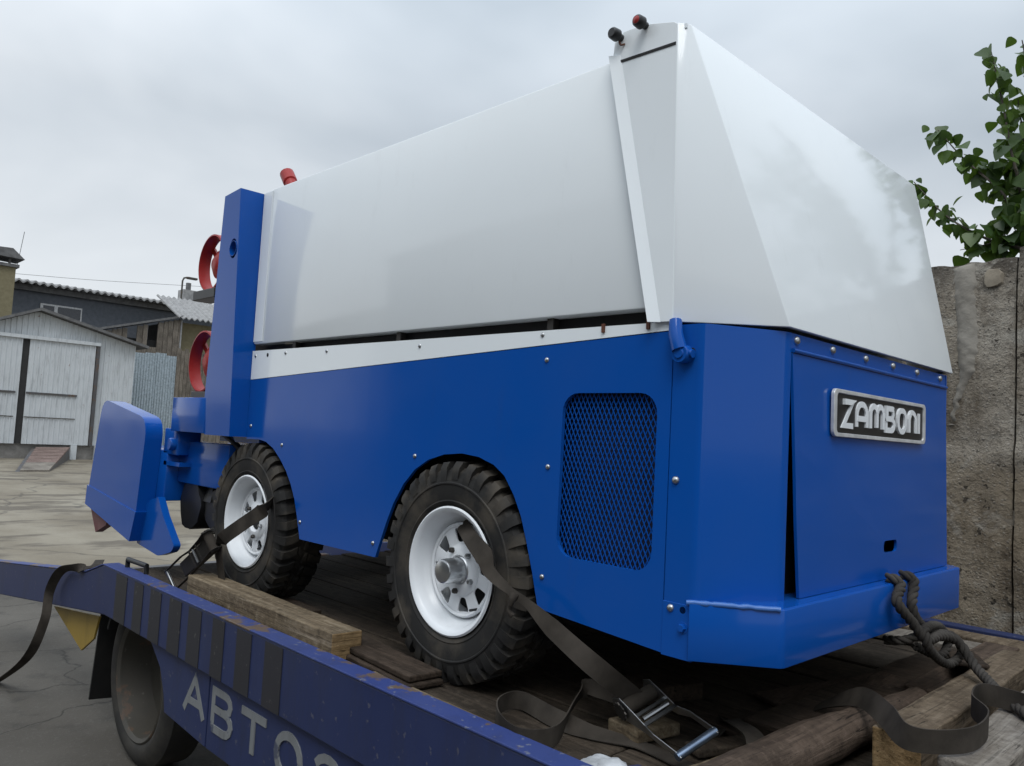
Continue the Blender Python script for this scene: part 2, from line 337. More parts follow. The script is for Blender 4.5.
def catmull(pts, k=8):
    P = [Vector(p) for p in pts]; P = [P[0] * 2 - P[1]] + P + [P[-1] * 2 - P[-2]]; o = []
    for i in range(1, len(P) - 2):
        for j in range(k):
            t = j / k; a, b, c, d = P[i - 1:i + 3]
            o.append(0.5 * ((2 * b) + (c - a) * t + (2 * a - 5 * b + 4 * c - d) * t * t + (3 * b - a - 3 * c + d) * t ** 3))
    return o + [P[-2]]
LOC = {}
def link(o, parent=None):
    COL.objects.link(o)
    if parent:
        o.parent = parent; o.matrix_parent_inverse = Matrix.Translation(-LOC.get(parent.name, Vector((0, 0, 0))))
    return o
def build(name, mb, mat, parent=None, bevel=0.0, smooth=0, seg=2, rough=None):
    bm = bmesh.new(); vs = [bm.verts.new(v) for v in mb.v]
    for f in mb.f:
        try: bm.faces.new([vs[i] for i in f])
        except ValueError: pass
    bmesh.ops.recalc_face_normals(bm, faces=bm.faces)
    if bevel:
        es = [e for e in bm.edges if len(e.link_faces) == 2 and e.calc_face_angle(0) > R(25)]
        bmesh.ops.bevel(bm, geom=es, offset=bevel, offset_type='OFFSET', segments=seg, profile=0.5, affect='EDGES', clamp_overlap=True)
    if rough:
        amp, sc = rough
        for v in bm.verts: v.co += noise.noise_vector(v.co * sc) * amp
    me = bpy.data.meshes.new(name); bm.to_mesh(me); bm.free()
    if smooth:
        me.polygons.foreach_set('use_smooth', [True] * len(me.polygons)); me.set_sharp_from_angle(angle=R(smooth))
    if mat: me.materials.append(mat)
    return link(bpy.data.objects.new(name, me), parent)
def place(name, src, loc, parent=None, rot=None, scale=None):
    o = bpy.data.objects.new(name, src.data if hasattr(src, 'data') else src)
    o.location = loc
    if rot: o.rotation_euler = rot
    if scale: o.scale = scale
    return link(o, parent)
def tag(o, label, cat, group=None):
    o['label'] = label; o['category'] = cat
    if group: o['group'] = group
    return o
def thing(name, loc, label, cat, group=None):
    o = bpy.data.objects.new(name, None); o.location = loc; o.empty_display_size = 0.1; COL.objects.link(o); LOC[o.name] = Vector(loc)
    return tag(o, label, cat, group)
def rrect(x0, x1, y0, y1, r, n=6):
    o = []
    for cx, cy, a in ((x1 - r, y0 + r, -90), (x1 - r, y1 - r, 0), (x0 + r, y1 - r, 90), (x0 + r, y0 + r, 180)):
        o += [(cx + r * math.cos(R(a + 90 * k / n)), cy + r * math.sin(R(a + 90 * k / n))) for k in range(n + 1)]
    return o
NQ = [0]
def stroke(mb, pts, w, fn, th, closed=False):
    """one letter stroke: polyline of width w made of mitred quads"""
    P = [Vector((a, b, 0)) for a, b in pts]; n = len(P); L = []; Rr = []
    for i in range(n):
        if closed: a, b = P[i - 1], P[(i + 1) % n]
        else: a, b = P[max(i - 1, 0)], P[min(i + 1, n - 1)]
        d1 = (P[i] - a).normalized() if (P[i] - a).length > 1e-9 else (b - P[i]).normalized()
        d2 = (b - P[i]).normalized() if (b - P[i]).length > 1e-9 else d1
        n1 = Vector((-d1.y, d1.x, 0)); n2 = Vector((-d2.y, d2.x, 0)); mm = (n1 + n2).normalized()
        k = w / 2 / max(0.45, mm.dot(n1)); L.append(P[i] + mm * k); Rr.append(P[i] - mm * k)
    for i in range(n if closed else n - 1):
        j = (i + 1) % n; q = [L[i], L[j], Rr[j], Rr[i]]; NQ[0] += 1; th_ = th + (NQ[0] % 40) * 0.00012
        mb.add([fn(v.x, v.y, 0) for v in q] + [fn(v.x, v.y, th_) for v in q], [(0, 1, 2, 3), (7, 6, 5, 4), (0, 4, 5, 1), (1, 5, 6, 2), (2, 6, 7, 3), (3, 7, 4, 0)])
def arc(cx, cy, rx, ry, a0, a1, n=10):
    return [(cx + rx * math.cos(R(a0 + (a1 - a0) * k / n)), cy + ry * math.sin(R(a0 + (a1 - a0) * k / n))) for k in range(n + 1)]

# ================================================================== SETTING
GZ = -0.88
mb = MB(); nx = 40
mb.add([(-400, -400, GZ), (400, -400, GZ), (400, 400, GZ), (-400, 400, GZ)], [(0, 1, 2, 3)])
g = build('ground', mb, GROUND); g['kind'] = 'structure'

def dark_ground_mat():
    m, t, p = mat_base('dark_ground')
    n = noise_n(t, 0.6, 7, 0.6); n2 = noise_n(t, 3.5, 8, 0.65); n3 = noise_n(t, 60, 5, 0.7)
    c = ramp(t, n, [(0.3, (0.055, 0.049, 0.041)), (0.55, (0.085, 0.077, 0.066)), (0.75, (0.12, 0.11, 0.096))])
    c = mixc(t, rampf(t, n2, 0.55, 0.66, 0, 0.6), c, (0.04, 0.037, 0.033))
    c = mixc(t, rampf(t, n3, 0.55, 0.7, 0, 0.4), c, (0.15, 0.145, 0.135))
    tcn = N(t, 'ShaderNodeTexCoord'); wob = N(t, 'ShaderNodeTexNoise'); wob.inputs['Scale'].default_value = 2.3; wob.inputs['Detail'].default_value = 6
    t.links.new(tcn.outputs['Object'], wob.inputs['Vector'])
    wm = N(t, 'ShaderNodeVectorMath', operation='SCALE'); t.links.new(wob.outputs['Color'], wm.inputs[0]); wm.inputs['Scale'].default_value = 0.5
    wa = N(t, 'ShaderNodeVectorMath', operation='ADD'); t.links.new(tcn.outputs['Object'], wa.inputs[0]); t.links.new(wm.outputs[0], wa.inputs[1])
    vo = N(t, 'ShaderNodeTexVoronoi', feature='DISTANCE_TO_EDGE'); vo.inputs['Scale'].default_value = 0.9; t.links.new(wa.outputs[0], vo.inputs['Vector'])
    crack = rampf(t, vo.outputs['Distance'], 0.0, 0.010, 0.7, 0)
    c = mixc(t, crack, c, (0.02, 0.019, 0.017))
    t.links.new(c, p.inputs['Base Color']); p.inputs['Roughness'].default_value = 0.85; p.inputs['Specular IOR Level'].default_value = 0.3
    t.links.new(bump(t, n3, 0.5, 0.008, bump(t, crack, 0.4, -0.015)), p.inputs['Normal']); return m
mb = MB(); edge = [(-7.4 + 0.5 * noise.noise((k * 0.7, 0, 0)), -40 + k * 2.0, GZ + 0.004) for k in range(41)]  # darker cracked ground sheet laid over the near part of the yard
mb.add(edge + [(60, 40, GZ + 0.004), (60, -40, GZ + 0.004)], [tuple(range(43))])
g = build('pavement', mb, dark_ground_mat()); g['kind'] = 'structure'

# ================================================================== CONCRETE WALL behind the machine
WY = 2.75
wallt = thing('concrete_wall', (1.0, WY, GZ), 'tall crumbling rough concrete wall behind the machine on the right', 'wall')
def wall_sheet(x0, x1, y, z0, z1, th, step):
    mb = MB(); nx = int((x1 - x0) / step); nz = int((z1 - z0) / step)
    for iz in range(nz + 1):
        for ix in range(nx + 1):
            x = x0 + (x1 - x0) * ix / nx; f = iz / nz
            top = z1 + 0.035 * noise.noise((x * 2.1, 3, 0)) + 0.028 * noise.noise((x * 9, 7, 0)) + 0.012 * noise.noise((x * 31, 7, 0))
            z = z0 + (top - z0) * f
            d = 0.022 * noise.noise((x * 2.5, 0, z * 2.5)) + 0.008 * noise.noise((x * 9, 5, z * 9)) + 0.010 * noise.noise((x * 26, 9, z * 26)) + 0.016 * max(0, noise.noise((x * 14, 2, z * 14)) - 0.35)
            led = 0.86 + 0.05 * noise.noise((x * 3, 1, 0)) + 0.02 * noise.noise((x * 14, 4, 0))
            d -= 0.022 * min(1, max(0, (led - z) / 0.012)) * (0.7 + 0.6 * noise.noise((x * 2, 8, z * 2)))
            mb.v.append((x, y + d + (0.02 * f ** 12), z))
    W_ = nx + 1
    mb.f += [(iz * W_ + ix, iz * W_ + ix + 1, (iz + 1) * W_ + ix + 1, (iz + 1) * W_ + ix) for iz in range(nz) for ix in range(nx)]
    b0 = len(mb.v)
    for iz in (0, nz):
        for ix in range(nx + 1):
            v = mb.v[iz * W_ + ix]; mb.v.append((v[0], y + th, v[2] + (0.02 if iz else 0)))
    T = nz * W_
    for ix in range(nx):
        mb.f.append((T + ix, T + ix + 1, b0 + W_ + ix + 1, b0 + W_ + ix))
        mb.f.append((b0 + ix, b0 + ix + 1, b0 + W_ + ix + 1, b0 + W_ + ix))
    for ix in (0, nx):
        mb.f.append(tuple(iz * W_ + ix for iz in range(nz + 1)) + (b0 + W_ + ix, b0 + ix))
    return mb
build('wall_panel', wall_sheet(-5.0, 0.105, WY, GZ, 1.80, 0.28, 0.03), WALL, wallt, smooth=60)
build('wall_panel', wall_sheet(0.116, 6.0, WY - 0.012, GZ, 1.845, 0.28, 0.035), WALL, wallt, smooth=60)
mb = MB(); mb.box(0.07, 0.14, WY + 0.03, WY + 0.25, GZ, 1.78); build('joint', mb, JOINT, wallt)
# raised streak of smeared mortar
def blob(pts, y, th, wob=0.01):
    mb = MB(); P = [(a, b) for a, b in pts]
    n = len(P); cx = sum(p[0] for p in P) / n; cz = sum(p[1] for p in P) / n
    vs = [(a, y, b) for a, b in P] + [(cx + (a - cx) * 0.8, y - th, cz + (b - cz) * 0.93) for a, b in P]
    return mb.add(vs, [(i, (i + 1) % n, n + (i + 1) % n, n + i) for i in range(n)] + [tuple(range(n, 2 * n))])
left = [(951, 268), (953, 300), (956, 330), (956, 355), (958, 380), (953, 400), (948, 425)]
right = [(974, 262), (977, 290), (978, 315), (981, 345), (977, 368), (968, 385), (960, 402), (955, 425)]
def lerp_line(L, f):
    k = min(int(f * (len(L) - 1)), len(L) - 2); t_ = f * (len(L) - 1) - k
    return at(L[k][0] + (L[k + 1][0] - L[k][0]) * t_, L[k][1] + (L[k + 1][1] - L[k][1]) * t_, 1, WY)
mb = MB(); nr, nc = 60, 12
for i in range(nr + 1):
    a_, b_ = lerp_line(left, i / nr), lerp_line(right, i / nr)
    a_ = a_ + Vector((0.012 * noise.noise((i * 0.35, 1, 0)), 0, 0)); b_ = b_ + Vector((0.016 * noise.noise((i * 0.4, 8, 0)), 0, 0))
    for j in range(nc + 1):
        q = a_.lerp(b_, j / nc); h_ = math.sin(math.pi * j / nc) ** 0.45 * math.sin(math.pi * min(1, i / nr * 1.02)) ** 0.3 if 0 < i < nr else 0
        mb.v.append((q.x, WY + 0.016 - 0.03 * h_ - 0.010 * noise.noise(q * 13) - 0.006 * noise.noise(q * 34), q.z))
mb.f += [(i * (nc + 1) + j, i * (nc + 1) + j + 1, (i + 1) * (nc + 1) + j + 1, (i + 1) * (nc + 1) + j) for i in range(nr) for j in range(nc)]
build('mortar_streak', mb, MORTAR, wallt, smooth=60)
for (cx, cy, w, h) in ((993, 278, 12, 10), (1012, 518, 14, 9), (1006, 566, 5, 7)):
    c = at(cx, cy, 1, WY); s = 1 / 150.0
    pts = [(c.x + w * s * 0.5 * (1 + 0.2 * random.random()) * math.cos(R(a)) * (1.2 if a % 90 else 1), c.z + h * s * 0.62 * (1 + 0.2 * random.random()) * math.sin(R(a)) * (1.2 if a % 90 else 1)) for a in range(0, 360, 30)]
    build('stone', blob(pts, WY + 0.025, 0.034), STONE, wallt, bevel=0.004, smooth=30, rough=(0.009, 26))

# ================================================================== BACKGROUND YARD (far left)
def ribbed(x, y0, y1, ztop, zbot, pitch, depth, flip=1):
    """vertical ribbed sheet in the plane x, from y0 to y1; ztop is a number or a function of y"""
    mb = MB(); n = max(2, int((y1 - y0) / pitch)); P = []
    for i in range(n):
        a = y0 + (y1 - y0) * i / n; w = (y1 - y0) / n
        P += [(a, 0), (a + w * 0.62, 0), (a + w * 0.7, depth), (a + w * 0.92, depth)]
    P.append((y1, 0))
    zf = ztop if callable(ztop) else (lambda y: ztop)
    vs = [(x + d * flip, y, zbot) for y, d in P] + [(x + d * flip, y, zf(y)) for y, d in P]
    m = len(P); vs += [(x - 0.04, y, zbot) for y, d in P] + [(x - 0.04, y, zf(y)) for y, d in P]
    fs = [(i, i + 1, m + i + 1, m + i) for i in range(m - 1)] + [(2 * m + i, 2 * m + i + 1, 3 * m + i + 1, 3 * m + i) for i in range(m - 1)]
    fs += [(m + i, m + i + 1, 3 * m + i + 1, 3 * m + i) for i in range(m - 1)] + [(0, m, 3 * m, 2 * m), (m - 1, 2 * m - 1, 4 * m - 1, 3 * m - 1)]
    return mb.add(vs, fs)
GX = -30.5
ga = thing('metal_garage', (GX - 3, 6, GZ), 'white ribbed metal garage with low gable and sliding door, far left', 'garage')
gab = lambda y: 4.30 - 0.249 * abs(y - 5.88) if y > 5.88 else 4.30 - 0.42 * (5.88 - y)
build('gable_wall', ribbed(GX - 0.12, 2.2, 9.25, lambda y: min(gab(y), 4.3), -0.36, 0.17, 0.03), GARAGE, ga)
build('door_leaf', ribbed(GX, 5.68, 7.82, 3.30, -0.36, 0.155, 0.025), GARAGE, ga)
build('door_leaf', ribbed(GX, 2.6, 5.46, 3.30, -0.36, 0.155, 0.025), GARAGE, ga)
mb = MB(); mb.box(GX - 0.07, GX - 0.03, 5.37, 5.67, -0.34, 3.28); build('door_gap', mb, GARDARK, ga)
mb = MB(); mb.box(GX - 0.05, GX + 0.09, 2.6, 7.95, 3.30, 3.42); build('door_track', mb, GARAGE, ga)
mb = MB(); mb.box(GX - 0.05, GX + 0.06, 7.83, 7.95, -0.36, 3.29); build('door_post', mb, OLDSTEEL, ga)
for y0, y1 in ((2.6, 5.36), (5.68, 7.3)):
    mb = MB(); mb.box(GX + 0.026, GX + 0.06, y0, y1, 1.38, 1.45); build('door_rail', mb, OLDSTEEL, ga)
    mb = MB(); mb.box(GX + 0.026, GX + 0.045, y0, y1, 0.56, 0.59); build('door_seam', mb, GREYRIM, ga)
mb = MB(); mb.box(GX - 0.3, GX - 0.1, 2.2, 9.25, GZ, -0.362); build('foundation', mb, CONCB, ga)
for y in (7.25, 8.05):
    mb = MB(); mb.box(GX - 0.09, GX + 0.05, y, y + 0.2, GZ, -0.365); build('foundation_post', mb, GARAGE, ga)
mb = MB()
for y0, y1 in ((5.88, 9.6), (2.0, 5.88)):
    z0, z1 = gab(y0), gab(y1)
    mb.add([(GX + 0.25, y0, z0 + 0.02), (GX + 0.25, y1, z1 + 0.02), (GX - 8, y1, z1 + 0.02), (GX - 8, y0, z0 + 0.02), (GX + 0.25, y0, z0 + 0.12), (GX + 0.25, y1, z1 + 0.12), (GX - 8, y1, z1 + 0.12), (GX - 8, y0, z0 + 0.12)],
           [(0, 1, 2, 3), (7, 6, 5, 4), (0, 4, 5, 1), (1, 5, 6, 2), (2, 6, 7, 3), (3, 7, 4, 0)])
build('roof', mb, ROOFDK, ga)
mb = MB(); mb.box(GX - 8, GX - 0.14, 9.15, 9.22, GZ, 3.4); build('side_wall', mb, GARAGE, ga)

ra = thing('wooden_ramp', (-28, 6, GZ), 'reddish plank ramp leading up to the white garage door', 'ramp')
A0, A1 = at(36, 447, 0, GX + 0.12), at(70, 447, 0, GX + 0.12); B0, B1 = at(20, 470, 2, GZ + 0.05), at(49, 470, 2, GZ + 0.05)
for k in range(7):
    f0, f1 = k / 7 + 0.004, (k + 1) / 7 - 0.004
    q = [A0.lerp(B0, f0), A1.lerp(B1, f0), A1.lerp(B1, f1), A0.lerp(B0, f1)]
    mb = MB(); mb.add([v - Vector((0, 0, 0.05)) for v in q] + q, [(0, 1, 2, 3), (7, 6, 5, 4), (0, 4, 5, 1), (1, 5, 6, 2), (2, 6, 7, 3), (3, 7, 4, 0)])
    build('plank', mb, RAMPW if k < 5 else PALEW, ra)
for a, b in ((A0, B0), (A1, B1)):
    mb = MB(); mb.add([a - Vector((0, 0, 0.05)), b - Vector((0, 0, 0.05)), Vector((a.x, a.y, GZ)), a - Vector((0, 0.12, 0.05)), b - Vector((0, 0.12, 0.05)), Vector((a.x, a.y - 0.12, GZ))], [(0, 1, 2), (5, 4, 3), (0, 3, 4, 1), (1, 4, 5, 2), (2, 5, 3, 0)]); build('side_cheek', mb, OLDSTEEL, ra)

gb = thing('grey_building', (-46, 10, GZ), 'long dark grey rendered building behind the white garage', 'building')
mb = MB(); mb.box(-52, -42, -4, 17.4, GZ, 6.6); build('wall', mb, GREYWALL, gb)
wd = build('window', MB().box(-42.02, -41.93, 8.62, 10.46, 5.27, 5.98), FRAMEW, gb)
build('pane', MB().box(-42.0, -41.91, 8.74, 9.22, 5.37, 5.9), WINGL, wd); build('pane', MB().box(-42.0, -41.91, 9.38, 10.4, 5.37, 5.9), WINGL, wd)
build('sill', MB().box(-42.0, -41.8, 8.5, 10.6, 5.2, 5.27), FRAMEW, wd)
def corrugated(y0, y1, xa, za, xb, zb, pitch, amp, th=0.05):
    mb = MB(); n = int((y1 - y0) / pitch * 6); vs = []
    for i in range(n + 1):
        y = y0 + (y1 - y0) * i / n; d = amp * math.sin(2 * math.pi * (y - y0) / pitch)
        vs += [(xa, y, za + d), (xb, y, zb + d), (xa, y, za + d - th), (xb, y, zb + d - th)]
    fs = []
    for i in range(n):
        a = i * 4; b = a + 4; fs += [(a, b, b + 1, a + 1), (a + 2, a + 3, b + 3, b + 2), (a, a + 2, b + 2, b), (a + 1, b + 1, b + 3, a + 3)]
    return mb.add(vs, fs)
build('roof', corrugated(-4.5, 18, -41.2, 6.86, -52.5, 8.0, 0.34, 0.06, 0.09), SLATE, gb)
build('fascia', MB().box(-41.9, -41.75, -4.3, 17.8, 6.48, 6.76), ROOFDK, gb)
ch = build('chimney', MB().box(-44.6, -43.8, 16.1, 17.0, 7.0, 8.1), SLATE, gb); build('chimney_pipe', MB().tube([(-44.2, 16.5, 8.0), (-44.2, 16.5, 8.55)], 0.14, 10), ROOFDK, ch)
sl_ = thing('street_lamp', (-43.2, 15.95, GZ), 'thin grey street lamp with bent arm above the grey roof', 'lamp')
build('pole', MB().tube([(-43.2, 15.75, GZ), (-43.2, 15.75, 8.45), (-43.2, 15.82, 8.62), (-43.2, 16.0, 8.68)], 0.05, 8), GREYRIM, sl_)
build('lamp_head', MB().box(-43.32, -43.08, 15.98, 16.55, 8.6, 8.72), GREYRIM, sl_, bevel=0.03)

yb = thing('ochre_tower', (-37, 4, GZ), 'ochre plastered tower at the left edge with rail and canopy on top', 'building')
build('wall', MB().box(-40, -36, 2.5, 6.2, GZ, 6.55), OCHRE, yb)
build('coping', MB().box(-40.1, -35.9, 2.4, 6.3, 6.553, 6.68), ROOFDK, yb)
for y in (5.95, 4.6, 3.4): build('canopy_post', MB().box(-36.2, -36.12, y, y + 0.08, 6.68, 7.02), ROOFDK, yb)
mb = MB(); mb.add([(-35.8, 2.3, 7.02), (-35.8, 6.45, 6.9), (-37.2, 6.45, 6.9), (-37.2, 2.3, 7.02), (-35.8, 2.3, 7.1), (-35.8, 6.0, 7.3), (-37.2, 6.0, 7.3), (-37.2, 2.3, 7.1)], [(0, 1, 2, 3), (7, 6, 5, 4), (0, 4, 5, 1), (1, 5, 6, 2), (2, 6, 7, 3), (3, 7, 4, 0)])
build('canopy', mb, ROOFDK, yb); build('antenna', MB().tube([(-36.1, 6.25, 6.6), (-36.1, 6.4, 8.1)], 0.012, 5), ROOFDK, yb)

sh = thing('wooden_shed', (-38, 12, GZ), 'grey weathered plank shed with slate roof behind the garage', 'shed')
shz = lambda y: 4.43 + (y - 9.44) * 0.294
k = 0; y = 8.6
while y < 12.95:
    w = 0.2 + 0.06 * random.random(); y1 = min(y + w, 12.98)
    lo = 3.0 if False else GZ
    cut = [(10.68, 10.98), (11.5, 11.85)]
    top = shz(y) - 0.05
    if any(a - 0.05 < (y + y1) / 2 < b + 0.05 for a, b in cut): top = 3.96
    build('plank', MB().box(-36.0 - 0.02 * (k % 2), -35.93 - 0.02 * (k % 2), y + 0.008, y1 - 0.008, lo, top), SHEDW, sh)
    y = y1; k += 1
build('inner_wall', MB().box(-36.35, -36.25, 8.6, 12.95, GZ, 4.3), GARDARK, sh)
for a, b in ((10.2, 10.6), (11.05, 11.45), (11.9, 12.9)):
    pass
mb = MB(); mb.add([(-35.8, 8.4, shz(8.4)), (-35.8, 13.0, shz(13.0)), (-41, 13.0, shz(13.0)), (-41, 8.4, shz(8.4)), (-35.8, 8.4, shz(8.4) + 0.1), (-35.8, 13.0, shz(13.0) + 0.1), (-41, 13.0, shz(13.0) + 0.1), (-41, 8.4, shz(8.4) + 0.1)], [(0, 1, 2, 3), (7, 6, 5, 4), (0, 4, 5, 1), (1, 5, 6, 2), (2, 6, 7, 3), (3, 7, 4, 0)]); build('roof', mb, ROOFDK, sh)
build('side_wall', MB().box(-40, -35.95, 12.99, 13.06, GZ, 5.36), SLATE, sh)
build('annex_wall', MB().box(-40, -36.3, 13.07, 18, GZ, 5.3), OCHRE, sh)
build('annex_roof', corrugated(12.75, 18, -35.6, 5.46, -38.6, 6.75, 0.26, 0.05), SLATE, sh)

fe = thing('corrugated_fence', (-33, 11, GZ), 'bluish galvanised corrugated sheet fence beside the white garage', 'fence')
for i in range(4):
    a = 10.05 + i * 0.42
    build('sheet', ribbed(-33.0 + 0.02 * (i % 2), a, a + 0.43, 3.42 + 0.04 * (i % 3), GZ, 0.105, 0.04), GALV, fe)
wf = thing('plank_fence', (-33, 12.5, GZ), 'brown weathered plank fence between corrugated sheet and machine', 'fence')
y = 11.76
while y < 16:
    w = 0.14 + 0.05 * random.random(); build('plank', MB().box(-33.03, -32.98, y, y + w - 0.012, GZ, 3.62 + 0.2 * random.random()), SHEDW, wf); y += w
pw = [at(20, 274, 0, -50), at(100, 280.5, 0, -50), at(210, 287, 0, -50)]
pw = [pw[0] + (pw[0] - pw[1]) * 0.6] + pw + [pw[2] + (pw[2] - pw[1]) * 1.2]
tag(build('power_line', MB().tube(catmull(pw, 6), 0.012, 5), ROOFDK), 'thin power line strung across the sky above the grey roof', 'cable')

# ================================================================== across the yard, behind the photographer (mirrored in the paint)
ob = thing('grey_warehouse', (-2, -12, GZ), 'long low grey warehouse across the yard, mirrored in the machine side', 'building')
BRICKD = cement('dull_grey_render', (0.085, 0.085, 0.085), (0.14, 0.14, 0.135))
build('wall', MB().box(-16, 9, -15, -10, GZ, 4.1), BRICKD, ob)
build('roof', MB().box(-16.3, 9.3, -15.2, -9.7, 4.1, 4.35), ROOFDK, ob)
build('stair_tower', MB().box(-3.4, 1.2, -14, -9.85, GZ, 5.4), BRICKD, ob)
for x in (-14, -11, -8, -5, 3, 6): build('window', MB().box(x, x + 1.5, -10.04, -9.97, 0.4, 2.0), WINGL, ob)
build('gate', MB().box(-2.4, 0.2, -9.86, -9.80, GZ, 2.2), OLDSTEEL, ob)

# ================================================================== TREE behind the wall
tr = thing('leafy_tree', (1.3, 4.3, GZ), 'broad leaved green tree reaching over the concrete wall, upper right', 'tree')
build('trunk', MB().tube(catmull([(1.3, 4.3, GZ), (1.25, 4.28, 0.6), (1.15, 4.2, 1.7), (1.05, 4.15, 3.0), (1.1, 4.2, 4.6)], 6), [0.11] * 7 + [0.09] * 6 + [0.07] * 6 + [0.045] * 6, 10), BARK, tr, smooth=60)
lm = MB()
prof = [(0, 0), (0.30, 0.03), (0.47, 0.16), (0.50, 0.32), (0.40, 0.55), (0.22, 0.80), (0.0, 1.04)]
lv = [(0, y, 0) for x, y in prof]; n_ = len(prof)
vsl = [(x, y, 0.16 * x - 0.14 * y * y) for x, y in prof] + [(-x, y, 0.16 * x - 0.14 * y * y) for x, y in prof[1:-1]] + [(0, 0.3, -0.02), (0, 0.65, -0.06)]
L0 = n_; mid = len(vsl) - 2
lm.add(vsl, [(0, 1, 2, mid), (2, 3, 4, mid), (4, mid + 1, mid), (4, 5, 6, mid + 1), (0, mid, L0 + 1, L0), (L0 + 1, mid, L0 + 3, L0 + 2), (mid, mid + 1, L0 + 3), (L0 + 3, mid + 1, 6, L0 + 4)])
leafob = build('leaf', lm, LEAF, None, smooth=60); leafme = leafob.data; bpy.data.objects.remove(leafob)
LEAVES = []
def leaf_spray(path, step, size, jit=0.03, dens=1):
    for i in range(len(path) - 1):
        p, q = path[i], path[i + 1]; L = (q - p).length; k = max(1, int(L / step))
        for j in range(k * dens):
            c = p.lerp(q, random.random()) + Vector([random.gauss(0, jit) for _ in range(3)])
            yaw = random.choice((0.8, 0.8 + math.pi)) + random.gauss(0, 0.75); droop = random.uniform(-85, -25)
            s = size * random.uniform(0.5, 1.3)
            LEAVES.append((c, (R(droop), R(random.uniform(-35, 35)), yaw), s))
def branch(pts, r0, r1, step=0.05, size=0.088, leaves=True, jit=0.03, dens=1):
    path = catmull(pts, 5); n = len(path)
    build('branch', MB().tube(path, [r0 + (r1 - r0) * i / (n - 1) for i in range(n)], 6), BARK, tr, smooth=60)
    if leaves: leaf_spray(path, step, size, jit, dens)
Y0 = 3.6
tip = lambda px, py, y=Y0: at(px, py, 1, y)
branch([(1.1, 4.2, 1.9), (0.55, 4.0, 2.1), tip(1040, 215, 3.75), tip(1016, 170), tip(1004, 110), tip(991, 50)], 0.02, 0.0025, 0.012, 0.082, True, 0.036)
branch([(1.15, 4.2, 1.8), (0.5, 3.95, 1.95), tip(1030, 225, 3.7), tip(1000, 190), tip(965, 160), tip(938, 130)], 0.018, 0.0025, 0.011, 0.082, True, 0.036)
branch([(1.2, 4.25, 1.5), (0.5, 3.9, 1.85), tip(1020, 248, 3.65), tip(985, 238), tip(945, 215), tip(914, 182)], 0.016, 0.0025, 0.011, 0.08, True, 0.034)
branch([(1.1, 4.2, 2.2), tip(1060, 120, 3.8), tip(1030, 70, 3.7), tip(1022, 40, 3.65)], 0.016, 0.003, 0.04, 0.09, True, 0.04, 2)
branch([tip(1040, 215, 3.75), tip(1026, 150, 3.7), tip(1018, 100, 3.7)], 0.01, 0.003, 0.03, 0.095, True, 0.045, 3)
branch([tip(1045, 235, 3.7), tip(1010, 236, 3.6), tip(985, 245, 3.6), tip(960, 250, 3.6)], 0.01, 0.002, 0.03, 0.085, True, 0.03, 2)
branch([tip(1045, 230, 3.7), tip(1015, 215, 3.6), tip(1000, 225, 3.6)], 0.01, 0.002, 0.025, 0.09, True, 0.05, 4)
branch([tip(1060, 200, 3.8), tip(1025, 185, 3.7), tip(1010, 150, 3.7)], 0.01, 0.002, 0.025, 0.09, True, 0.06, 4)
nvis = len(LEAVES)
# the crown to the right of the picture (seen in the paint of the machine)
for i in range(26):
    a = random.uniform(-0.6, 2.3); z = random.uniform(2.0, 4.9)
    c0 = Vector((1.1, 4.2, random.uniform(1.6, 4.2))); c1 = Vector((random.uniform(0.6, 3.6), random.uniform(3.3, 5.2), z)); cm = c0.lerp(c1, 0.5) + Vector((0, 0, 0.12))
    branch([c0, cm, c1], 0.012, 0.003, 0.05, 0.09, True, 0.10, 3)
seen = []; rest = []
for i, L in enumerate(LEAVES):
    v = L[0] - CAM; d = v.dot(AXF); px = 512 + 797 * v.dot(AXR) / d; py = 383 + 797 * v.dot(AXD) / d
    (seen if (px < 1030 and 20 < py < 275 and len(seen) < 300) else rest).append(L)
for c, rot, s in seen:
    o = bpy.data.objects.new('leaf', leafme); o.location = c; o.rotation_euler = rot; o.scale = (s, s, s); link(o, tr)
fm = MB()
from mathutils import Euler
for c, rot, s in rest:
    M = Matrix.Translation(c) @ Euler(rot).to_matrix().to_4x4() @ Matrix.Diagonal((s, s, s, 1))
    fm.add([M @ v.co for v in leafme.vertices], [tuple(p.vertices) for p in leafme.polygons])
fo = build('foliage', fm, LEAF, tr, smooth=60); fo['kind'] = 'stuff'

# ================================================================== TOW TRUCK BED
tk = thing('tow_truck_bed', (-1.0, 1.0, GZ), 'old blue flatbed tow truck bed with plank deck carrying the machine', 'truck')
RY0, RY1 = -0.275, -0.205
def rail_main(y0, y1):
    prof = [(3.2, 0.03), (-3.17, 0.03), (-3.42, -0.045), (-5.6, -0.305), (-5.6, -0.52), (-3.5, -0.255), (-3.1, -0.205), (3.2, -0.205)]
    return MB().plate([prof], y1 - y0, lambda u, v, d: (u, y0 + d, v))
build('side_rail', rail_main(RY0, RY1), TRUCKBLUE, tk, bevel=0.006)
